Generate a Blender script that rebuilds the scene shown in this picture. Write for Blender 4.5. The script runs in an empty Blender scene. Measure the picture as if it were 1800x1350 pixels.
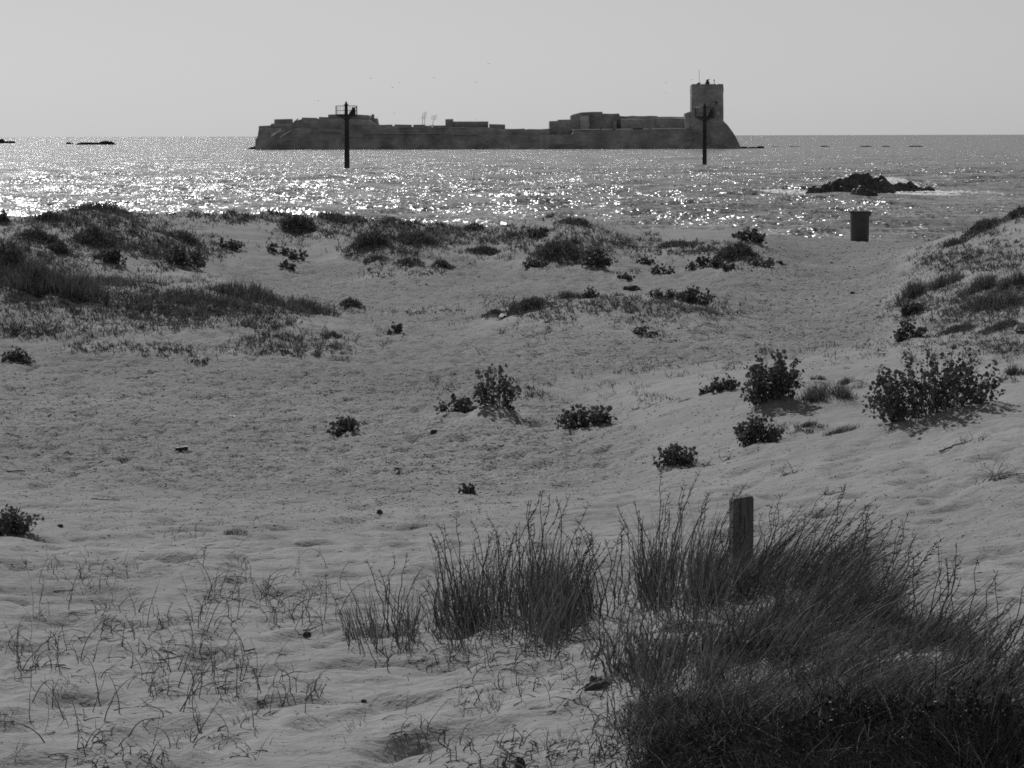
import bpy, math, random
import numpy as np

# ------------------------------------------------------------------ camera, world, sun, exposure
scene = bpy.context.scene
F = 6000.0                       # focal length in pixels of the 1800 px wide photograph
CAM_H = 4.6
HZ = 238.25                      # horizon row at the picture centre
PITCH = math.atan((675 - HZ) / F)
ROLL = math.atan(4.5 / 1800)
SUN_AZ = math.radians(17)        # degrees left of the view direction
SUN_EL = math.radians(38)

cam_d = bpy.data.cameras.new('camera')
cam_d.sensor_width = 36.0
cam_d.lens = F / 1800 * 36.0
cam_d.clip_start = 0.3
cam_d.clip_end = 60000
cam = bpy.data.objects.new('camera', cam_d)
scene.collection.objects.link(cam)
scene.camera = cam
r0 = np.array([math.cos(ROLL), 0, -math.sin(ROLL)])
f0 = np.array([0, math.cos(PITCH), -math.sin(PITCH)])
r0 = r0 - f0 * r0.dot(f0); r0 /= np.linalg.norm(r0)
u0 = np.cross(r0, f0)
from mathutils import Matrix, Vector
cam.matrix_world = Matrix(((r0[0], u0[0], -f0[0], 0), (r0[1], u0[1], -f0[1], 0), (r0[2], u0[2], -f0[2], CAM_H), (0, 0, 0, 1)))

world = bpy.data.worlds.new('World'); scene.world = world; world.use_nodes = True
wn = world.node_tree; wn.nodes.clear()
sky = wn.nodes.new('ShaderNodeTexSky'); sky.sky_type = 'NISHITA'; sky.sun_disc = False
sky.sun_elevation = SUN_EL; sky.sun_rotation = -SUN_AZ
sky.air_density = 1.0; sky.dust_density = 0.35; sky.ozone_density = 1.0
bw = wn.nodes.new('ShaderNodeRGBToBW')
bg = wn.nodes.new('ShaderNodeBackground'); bg.inputs['Strength'].default_value = 0.05
wo = wn.nodes.new('ShaderNodeOutputWorld')
wn.links.new(sky.outputs[0], bw.inputs[0]); wn.links.new(bw.outputs[0], bg.inputs['Color']); wn.links.new(bg.outputs[0], wo.inputs[0])

sun_d = bpy.data.lights.new('sun', 'SUN'); sun_d.energy = 2.6; sun_d.angle = math.radians(0.53); sun_d.color = (1, 1, 1)
sun = bpy.data.objects.new('sun', sun_d); scene.collection.objects.link(sun)
sdir = Vector((-math.sin(SUN_AZ) * math.cos(SUN_EL), math.cos(SUN_AZ) * math.cos(SUN_EL), math.sin(SUN_EL)))
sun.rotation_euler = sdir.to_track_quat('Z', 'Y').to_euler()
sun.location = (-30, 60, 80)

scene.view_settings.view_transform = 'Standard'; scene.view_settings.look = 'None'
scene.view_settings.gamma = 1; scene.view_settings.exposure = 0.0
try: scene.view_settings.use_curve_mapping = False
except Exception: pass
scene.render.engine = 'CYCLES'
cy = scene.cycles
cy.caustics_reflective = False; cy.caustics_refractive = False
cy.max_bounces = 5; cy.diffuse_bounces = 2; cy.glossy_bounces = 2; cy.transparent_max_bounces = 4
cy.use_denoising = False
cy.sample_clamp_indirect = 3.0
scene.render.filter_size = 1.6 if hasattr(scene.render, 'filter_size') else 1.5
cy.filter_width = 1.7

# ------------------------------------------------------------------ helpers
rs = np.random.RandomState(7)
COL = scene.collection

def ray(px, py):
    a = (px - 900) / F; b = -(py - 675) / F
    d = f0 + a * r0 + b * u0
    return d / d[1]                       # per metre of Y

def at(px, py, Y):
    d = ray(px, py)
    return np.array([d[0] * Y, Y, CAM_H + d[2] * Y])

def tag(o, label=None, cat=None, group=None, kind=None):
    if label: o['label'] = label
    if cat: o['category'] = cat
    if group: o['group'] = group
    if kind: o['kind'] = kind
    return o

def empty(name, loc, label=None, cat=None, group=None):
    o = bpy.data.objects.new(name, None); COL.objects.link(o); o.location = [float(v) for v in loc]
    o.empty_display_size = 0.2
    return tag(o, label, cat, group)

class Geo:
    def __init__(s): s.v = []; s.q = []; s.t = []; s.n = 0
    def add(s, v, q=None, t=None):
        v = np.asarray(v, float).reshape(-1, 3)
        if q is not None and len(q): s.q.append(np.asarray(q, int).reshape(-1, 4) + s.n)
        if t is not None and len(t): s.t.append(np.asarray(t, int).reshape(-1, 3) + s.n)
        s.v.append(v); s.n += len(v)
        return s
    def verts(s): return np.concatenate(s.v) if s.v else np.zeros((0, 3))
    def mesh(s, name, smooth=False):
        v = s.verts(); me = bpy.data.meshes.new(name)
        q = np.concatenate(s.q) if s.q else np.zeros((0, 4), int)
        t = np.concatenate(s.t) if s.t else np.zeros((0, 3), int)
        me.vertices.add(len(v)); me.vertices.foreach_set('co', v.astype(np.float32).ravel())
        nl = 4 * len(q) + 3 * len(t)
        me.loops.add(nl); me.loops.foreach_set('vertex_index', np.concatenate([q.ravel(), t.ravel()]).astype(np.int32))
        me.polygons.add(len(q) + len(t))
        st = np.concatenate([np.arange(len(q)) * 4, 4 * len(q) + np.arange(len(t)) * 3]).astype(np.int32)
        me.polygons.foreach_set('loop_start', st)
        me.update(calc_edges=True)
        me.polygons.foreach_set('use_smooth', np.full(len(q) + len(t), smooth))
        me.validate()
        return me
    def build(s, name, mat, parent=None, smooth=False, kind=None):
        me = s.mesh(name, smooth); me.materials.append(mat)
        o = bpy.data.objects.new(name, me); COL.objects.link(o)
        if parent is not None: o.parent = parent
        if kind: o['kind'] = kind
        return o

def box(g, x0, x1, y0, y1, z0, z1):
    v = [(x0, y0, z0), (x1, y0, z0), (x1, y1, z0), (x0, y1, z0), (x0, y0, z1), (x1, y0, z1), (x1, y1, z1), (x0, y1, z1)]
    g.add(v, [(3, 2, 1, 0), (4, 5, 6, 7), (0, 1, 5, 4), (1, 2, 6, 5), (2, 3, 7, 6), (3, 0, 4, 7)]); return g

def tube(g, pts, rad, n=6, cap=True):
    """tube along pts (k,3) with radii"""
    pts = np.asarray(pts, float); k = len(pts); rad = np.broadcast_to(np.asarray(rad, float), (k,))
    tg = np.gradient(pts, axis=0); tg /= np.linalg.norm(tg, axis=1)[:, None] + 1e-12
    ref = np.array([0, 1, 0]) if abs(tg[0][1]) < 0.8 else np.array([1, 0, 0])
    a = np.cross(tg, ref); a /= np.linalg.norm(a, axis=1)[:, None] + 1e-12
    b = np.cross(tg, a)
    th = np.arange(n) * 2 * math.pi / n
    v = pts[:, None, :] + rad[:, None, None] * (np.cos(th)[None, :, None] * a[:, None, :] + np.sin(th)[None, :, None] * b[:, None, :])
    v = v.reshape(-1, 3); q = []
    for i in range(k - 1):
        for j in range(n):
            q.append((i * n + j, i * n + (j + 1) % n, (i + 1) * n + (j + 1) % n, (i + 1) * n + j))
    t = []
    if cap:
        c = len(v); v = np.vstack([v, pts[0], pts[-1]])
        for j in range(n):
            t.append((c, (j + 1) % n, j)); t.append((c + 1, (k - 1) * n + j, (k - 1) * n + (j + 1) % n))
    g.add(v, q, t); return g

_P = np.random.RandomState(3).permutation(512)
_G = np.random.RandomState(4).uniform(0, 2 * math.pi, 512)
def noise2(x, y, seed=0):
    x = np.asarray(x, float) + seed * 17.3; y = np.asarray(y, float) + seed * 5.7
    xi = np.floor(x).astype(int); yi = np.floor(y).astype(int); xf = x - xi; yf = y - yi
    def gr(ix, iy, dx, dy):
        h = _P[(_P[ix & 511] + iy) & 511]; a = _G[h]
        return np.cos(a) * dx + np.sin(a) * dy
    u = xf * xf * xf * (xf * (xf * 6 - 15) + 10); v = yf * yf * yf * (yf * (yf * 6 - 15) + 10)
    a = gr(xi, yi, xf, yf); b = gr(xi + 1, yi, xf - 1, yf); c = gr(xi, yi + 1, xf, yf - 1); d = gr(xi + 1, yi + 1, xf - 1, yf - 1)
    return ((a * (1 - u) + b * u) * (1 - v) + (c * (1 - u) + d * u) * v) * 1.5
def fbm(x, y, o=3, seed=0):
    s = 0; a = 1
    for i in range(o): s = s + a * noise2(x * 2 ** i, y * 2 ** i, seed + i); a *= .5
    return s

# ------------------------------------------------------------------ materials (all neutral: the photograph is black and white)
def mat(name, val, rough=0.8, var=0.0, vscale=5.0, island=0.0, spec=0.3, bump=0.0, bscale=40.0, translucent=0.0, coord='Object', stretch=None):
    m = bpy.data.materials.new(name); m.use_nodes = True; nt = m.node_tree; b = nt.nodes['Principled BSDF']
    b.inputs['Roughness'].default_value = rough
    b.inputs['Specular IOR Level'].default_value = spec
    tc = nt.nodes.new('ShaderNodeTexCoord'); mp = nt.nodes.new('ShaderNodeMapping')
    nt.links.new(tc.outputs[coord], mp.inputs[0])
    if stretch: mp.inputs['Scale'].default_value = stretch
    val_out = None
    base = nt.nodes.new('ShaderNodeValue'); base.outputs[0].default_value = val; val_out = base.outputs[0]
    def mul(a, bsock):
        n = nt.nodes.new('ShaderNodeMath'); n.operation = 'MULTIPLY'; nt.links.new(a, n.inputs[0]); nt.links.new(bsock, n.inputs[1]); return n.outputs[0]
    def rng_(src, a0, a1, lo, hi):
        n = nt.nodes.new('ShaderNodeMapRange'); n.inputs[1].default_value = a0; n.inputs[2].default_value = a1; n.inputs[3].default_value = lo; n.inputs[4].default_value = hi
        nt.links.new(src, n.inputs[0]); return n.outputs[0]
    if var > 0:
        n = nt.nodes.new('ShaderNodeTexNoise'); n.inputs['Scale'].default_value = vscale; n.inputs['Detail'].default_value = 6
        nt.links.new(mp.outputs[0], n.inputs['Vector'])
        val_out = mul(val_out, rng_(n.outputs[0], .3, .7, 1 - var, 1 + var))
    if island > 0:
        gi = nt.nodes.new('ShaderNodeNewGeometry')
        val_out = mul(val_out, rng_(gi.outputs['Random Per Island'], 0, 1, 1 - island, 1 + island))
    nt.links.new(val_out, b.inputs['Base Color'])
    if bump > 0:
        n = nt.nodes.new('ShaderNodeTexNoise'); n.inputs['Scale'].default_value = bscale; n.inputs['Detail'].default_value = 5
        nt.links.new(mp.outputs[0], n.inputs['Vector'])
        bp = nt.nodes.new('ShaderNodeBump'); bp.inputs['Strength'].default_value = 1; bp.inputs['Distance'].default_value = bump
        nt.links.new(n.outputs[0], bp.inputs['Height']); nt.links.new(bp.outputs[0], b.inputs['Normal'])
    if translucent > 0:
        tr = nt.nodes.new('ShaderNodeBsdfTranslucent'); nt.links.new(val_out, tr.inputs[0])
        mx = nt.nodes.new('ShaderNodeMixShader'); mx.inputs[0].default_value = translucent
        nt.links.new(b.outputs[0], mx.inputs[1]); nt.links.new(tr.outputs[0], mx.inputs[2])
        nt.links.new(mx.outputs[0], nt.nodes['Material Output'].inputs[0])
    return m

M_grass = mat('dune_grass', .12, .6, island=.7, spec=.25, translucent=.3)
M_stem = mat('grass_stem', .12, .6, island=.5, spec=.25, translucent=.2)
M_leaf = mat('leathery_leaf', .115, .6, island=.55, spec=.25, translucent=.25)
M_scrub = mat('scrub_foliage', .12, .7, island=.6, spec=.2, translucent=.25)
M_dark = mat('shaded_undergrowth', .03, .6, island=.6, spec=.2)  # dark low growth, with the mound's self-shadow also put into its colour
M_dgrass = mat('shaded_grass', .05, .6, island=.8, spec=.2, translucent=.1)  # darker copy of the dune grass, shade of the mound bottom painted in
M_twig = mat('dry_twig', .15, .8, island=.5, spec=.2)
M_dry = mat('dry_grass', .24, .8, island=.4, spec=.2, translucent=.15)
M_rock = mat('wet_rock', .085, .5, var=.6, vscale=4, spec=.4, bump=.05, bscale=5)
M_stone = mat('field_stone', .07, .8, var=.3, vscale=20, bump=.01, bscale=60)
M_reef = mat('far_reef_rock', .06, .8, var=.4, vscale=.3, spec=.1)
M_pole = mat('painted_steel', .06, .55, var=.4, vscale=1.2, spec=.25, stretch=(1, 1, .25))
M_bin = mat('bin_plastic', .09, .5, var=.2, vscale=8, spec=.35)
M_bag = mat('pale_plastic', .75, .4, spec=.4)
M_wood = mat('weathered_wood', .12, .85, var=.5, vscale=12, bump=.006, bscale=30, stretch=(4, 4, .35))
M_gull = mat('gull_feathers', .12, .8)
M_white = mat('white_metal', .8, .5)
M_paper = mat('white_litter', .85, .6)

def castle_material(name, val):
    m = mat(name, val, .9, var=.28, vscale=.22, spec=.1)
    nt = m.node_tree; b = nt.nodes['Principled BSDF']
    src = b.inputs['Base Color'].links[0].from_socket
    tc = nt.nodes.new('ShaderNodeTexCoord'); mp = nt.nodes.new('ShaderNodeMapping'); mp.inputs['Rotation'].default_value = (math.radians(90), 0, 0)
    nt.links.new(tc.outputs['Object'], mp.inputs[0])
    br = nt.nodes.new('ShaderNodeTexBrick'); br.inputs['Scale'].default_value = 1
    br.inputs['Color1'].default_value = (1.12, 1.12, 1.12, 1); br.inputs['Color2'].default_value = (.86, .86, .86, 1); br.inputs['Mortar'].default_value = (.7, .7, .7, 1)
    br.inputs['Brick Width'].default_value = 1.1; br.inputs['Row Height'].default_value = .55; br.inputs['Mortar Size'].default_value = .04
    nt.links.new(mp.outputs[0], br.inputs['Vector'])
    n2 = nt.nodes.new('ShaderNodeTexNoise'); n2.inputs['Scale'].default_value = 1.0; n2.inputs['Detail'].default_value = 5
    mp2 = nt.nodes.new('ShaderNodeMapping'); mp2.inputs['Scale'].default_value = (.22, .22, .45); nt.links.new(tc.outputs['Object'], mp2.inputs[0]); nt.links.new(mp2.outputs[0], n2.inputs['Vector'])
    r = nt.nodes.new('ShaderNodeMapRange'); r.inputs[1].default_value = .35; r.inputs[2].default_value = .65; r.inputs[3].default_value = .75; r.inputs[4].default_value = 1.2
    nt.links.new(n2.outputs[0], r.inputs[0])
    a = nt.nodes.new('ShaderNodeMath'); a.operation = 'MULTIPLY'; nt.links.new(src, a.inputs[0]); nt.links.new(br.outputs[0], a.inputs[1])
    r.inputs[3].default_value = .84; r.inputs[4].default_value = 1.14
    c = nt.nodes.new('ShaderNodeMath'); c.operation = 'MULTIPLY'; nt.links.new(a.outputs[0], c.inputs[0]); nt.links.new(r.outputs[0], c.inputs[1])
    nt.links.new(c.outputs[0], b.inputs['Base Color'])
    return m
M_castle = castle_material('fortress_stone', .42)
M_castle2 = castle_material('inner_fortress_stone', .46)
M_ledge = mat('sunlit_ledge_stone', .8, .9, var=.3, vscale=.5)  # sunlight on the ledges put into the colour as a pale tone

def sand_material():
    m = bpy.data.materials.new('beach_sand'); m.use_nodes = True; nt = m.node_tree; b = nt.nodes['Principled BSDF']
    b.inputs['Roughness'].default_value = .95; b.inputs['Specular IOR Level'].default_value = .15
    tc = nt.nodes.new('ShaderNodeTexCoord')
    def noise(sc, det, off=(0, 0, 0), st=(1, 1, 1)):
        mp = nt.nodes.new('ShaderNodeMapping'); mp.inputs['Location'].default_value = off; mp.inputs['Scale'].default_value = st
        nt.links.new(tc.outputs['Object'], mp.inputs[0])
        n = nt.nodes.new('ShaderNodeTexNoise'); n.inputs['Scale'].default_value = sc; n.inputs['Detail'].default_value = det
        nt.links.new(mp.outputs[0], n.inputs['Vector']); return n.outputs[0]
    def mr(s, a0, a1, lo, hi):
        n = nt.nodes.new('ShaderNodeMapRange'); n.inputs[1].default_value = a0; n.inputs[2].default_value = a1; n.inputs[3].default_value = lo; n.inputs[4].default_value = hi
        nt.links.new(s, n.inputs[0]); return n.outputs[0]
    def mul(a, c):
        n = nt.nodes.new('ShaderNodeMath'); n.operation = 'MULTIPLY'; nt.links.new(a, n.inputs[0])
        nt.links.new(c, n.inputs[1]) if not isinstance(c, float) else setattr(n.inputs[1], 'default_value', c); return n.outputs[0]
    big = mr(noise(.35, 4), .3, .7, .86, 1.14)
    mid = mr(noise(6, 6, (3, 1, 0), (1, .6, 1)), .3, .7, .91, 1.09)
    fine = mr(noise(34, 4, (9, 2, 0), (1, .7, 1)), .3, .7, .9, 1.1)
    # trampled path carries dark organic specks, read from the vertex attribute 'trodden'
    at_ = nt.nodes.new('ShaderNodeAttribute'); at_.attribute_name = 'trodden'
    speck = mr(noise(22, 3, (5, 7, 0), (1, .35, 1)), .60, .68, 0, 1)
    sp = mul(speck, at_.outputs['Fac'])
    spf = mr(sp, 0, 1, 1, .4)
    tone = mr(at_.outputs['Fac'], 0, 1, .328, .292)
    col = mul(mul(mul(mul(tone, big), mid), fine), spf)
    nt.links.new(col, b.inputs['Base Color'])
    n = nt.nodes.new('ShaderNodeMath'); n.operation = 'ADD'
    nt.links.new(noise(14, 5, (1, 1, 1)), n.inputs[0]); nt.links.new(mul(noise(60, 3, (2, 2, 2)), .3), n.inputs[1])
    bp = nt.nodes.new('ShaderNodeBump'); bp.inputs['Strength'].default_value = .9; nt.links.new(mr(at_.outputs['Fac'], 0, 1, .02, .055), bp.inputs['Distance'])
    nt.links.new(n.outputs[0], bp.inputs['Height']); nt.links.new(bp.outputs[0], b.inputs['Normal'])
    return m
M_sand = sand_material()

def water_material():
    m = bpy.data.materials.new('sea_water'); m.use_nodes = True; nt = m.node_tree; b = nt.nodes['Principled BSDF']
    b.inputs['Base Color'].default_value = (.2, .2, .2, 1); b.inputs['Roughness'].default_value = .25; b.inputs['IOR'].default_value = 1.333
    tc = nt.nodes.new('ShaderNodeTexCoord'); geo = nt.nodes.new('ShaderNodeNewGeometry')
    def vn(scale, st, off, det, k):
        mp = nt.nodes.new('ShaderNodeMapping'); mp.inputs['Scale'].default_value = st; mp.inputs['Location'].default_value = off
        nt.links.new(tc.outputs['Object'], mp.inputs[0])
        n = nt.nodes.new('ShaderNodeTexNoise'); n.inputs['Scale'].default_value = scale; n.inputs['Detail'].default_value = det; n.inputs['Roughness'].default_value = .6
        nt.links.new(mp.outputs[0], n.inputs['Vector'])
        s = nt.nodes.new('ShaderNodeVectorMath'); s.operation = 'SUBTRACT'; s.inputs[1].default_value = (.5, .5, .5); nt.links.new(n.outputs['Color'], s.inputs[0])
        c = nt.nodes.new('ShaderNodeVectorMath'); c.operation = 'MULTIPLY'; c.inputs[1].default_value = (k, k, 0); nt.links.new(s.outputs[0], c.inputs[0])
        return c.outputs[0], n
    a, _ = vn(6.0, (1, .5, 1), (0, 0, 0), 2, 2.0)
    a1, _ = vn(1.9, (1, .45, 1), (4, 0, 0), 2, 1.25)
    c, _ = vn(.35, (1, .35, 1), (7, 3, 0), 2, .6)
    a3 = nt.nodes.new('ShaderNodeVectorMath'); a3.operation = 'ADD'; nt.links.new(a, a3.inputs[0]); nt.links.new(a1, a3.inputs[1]); a = a3.outputs[0]
    # wind patches: low frequency mask of the small ripples
    mp = nt.nodes.new('ShaderNodeMapping'); mp.inputs['Scale'].default_value = (1, .22, 1); nt.links.new(tc.outputs['Object'], mp.inputs[0])
    g = nt.nodes.new('ShaderNodeTexNoise'); g.inputs['Scale'].default_value = .11; g.inputs['Detail'].default_value = 4; nt.links.new(mp.outputs[0], g.inputs['Vector'])
    gr = nt.nodes.new('ShaderNodeMapRange'); gr.inputs[1].default_value = .36; gr.inputs[2].default_value = .62; gr.inputs[3].default_value = .62; gr.inputs[4].default_value = 1.3
    nt.links.new(g.outputs[0], gr.inputs[0])
    ad = nt.nodes.new('ShaderNodeVectorMath'); ad.operation = 'ADD'; nt.links.new(a, ad.inputs[0]); nt.links.new(c, ad.inputs[1])
    sc = nt.nodes.new('ShaderNodeVectorMath'); sc.operation = 'SCALE'; nt.links.new(ad.outputs[0], sc.inputs[0]); # calmer water over the shallows near the beach
    sx = nt.nodes.new('ShaderNodeSeparateXYZ'); nt.links.new(tc.outputs['Object'], sx.inputs[0])
    sh = nt.nodes.new('ShaderNodeMapRange'); sh.inputs[1].default_value = 130; sh.inputs[2].default_value = 270; sh.inputs[3].default_value = .76; sh.inputs[4].default_value = 1.0
    nt.links.new(sx.outputs[1], sh.inputs[0]); mm = nt.nodes.new('ShaderNodeMath'); mm.operation = 'MULTIPLY'; nt.links.new(gr.outputs[0], mm.inputs[0]); nt.links.new(sh.outputs[0], mm.inputs[1])
    nt.links.new(mm.outputs[0], sc.inputs['Scale'])
    a2 = nt.nodes.new('ShaderNodeVectorMath'); a2.operation = 'ADD'; nt.links.new(sc.outputs[0], a2.inputs[0]); nt.links.new(geo.outputs['Normal'], a2.inputs[1])
    nm = nt.nodes.new('ShaderNodeVectorMath'); nm.operation = 'NORMALIZE'; nt.links.new(a2.outputs[0], nm.inputs[0])
    nt.links.new(nm.outputs[0], b.inputs['Normal'])
    return m
M_water = water_material()
M_foam = mat('sea_foam', .85, .9, var=.3, vscale=2)

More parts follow.
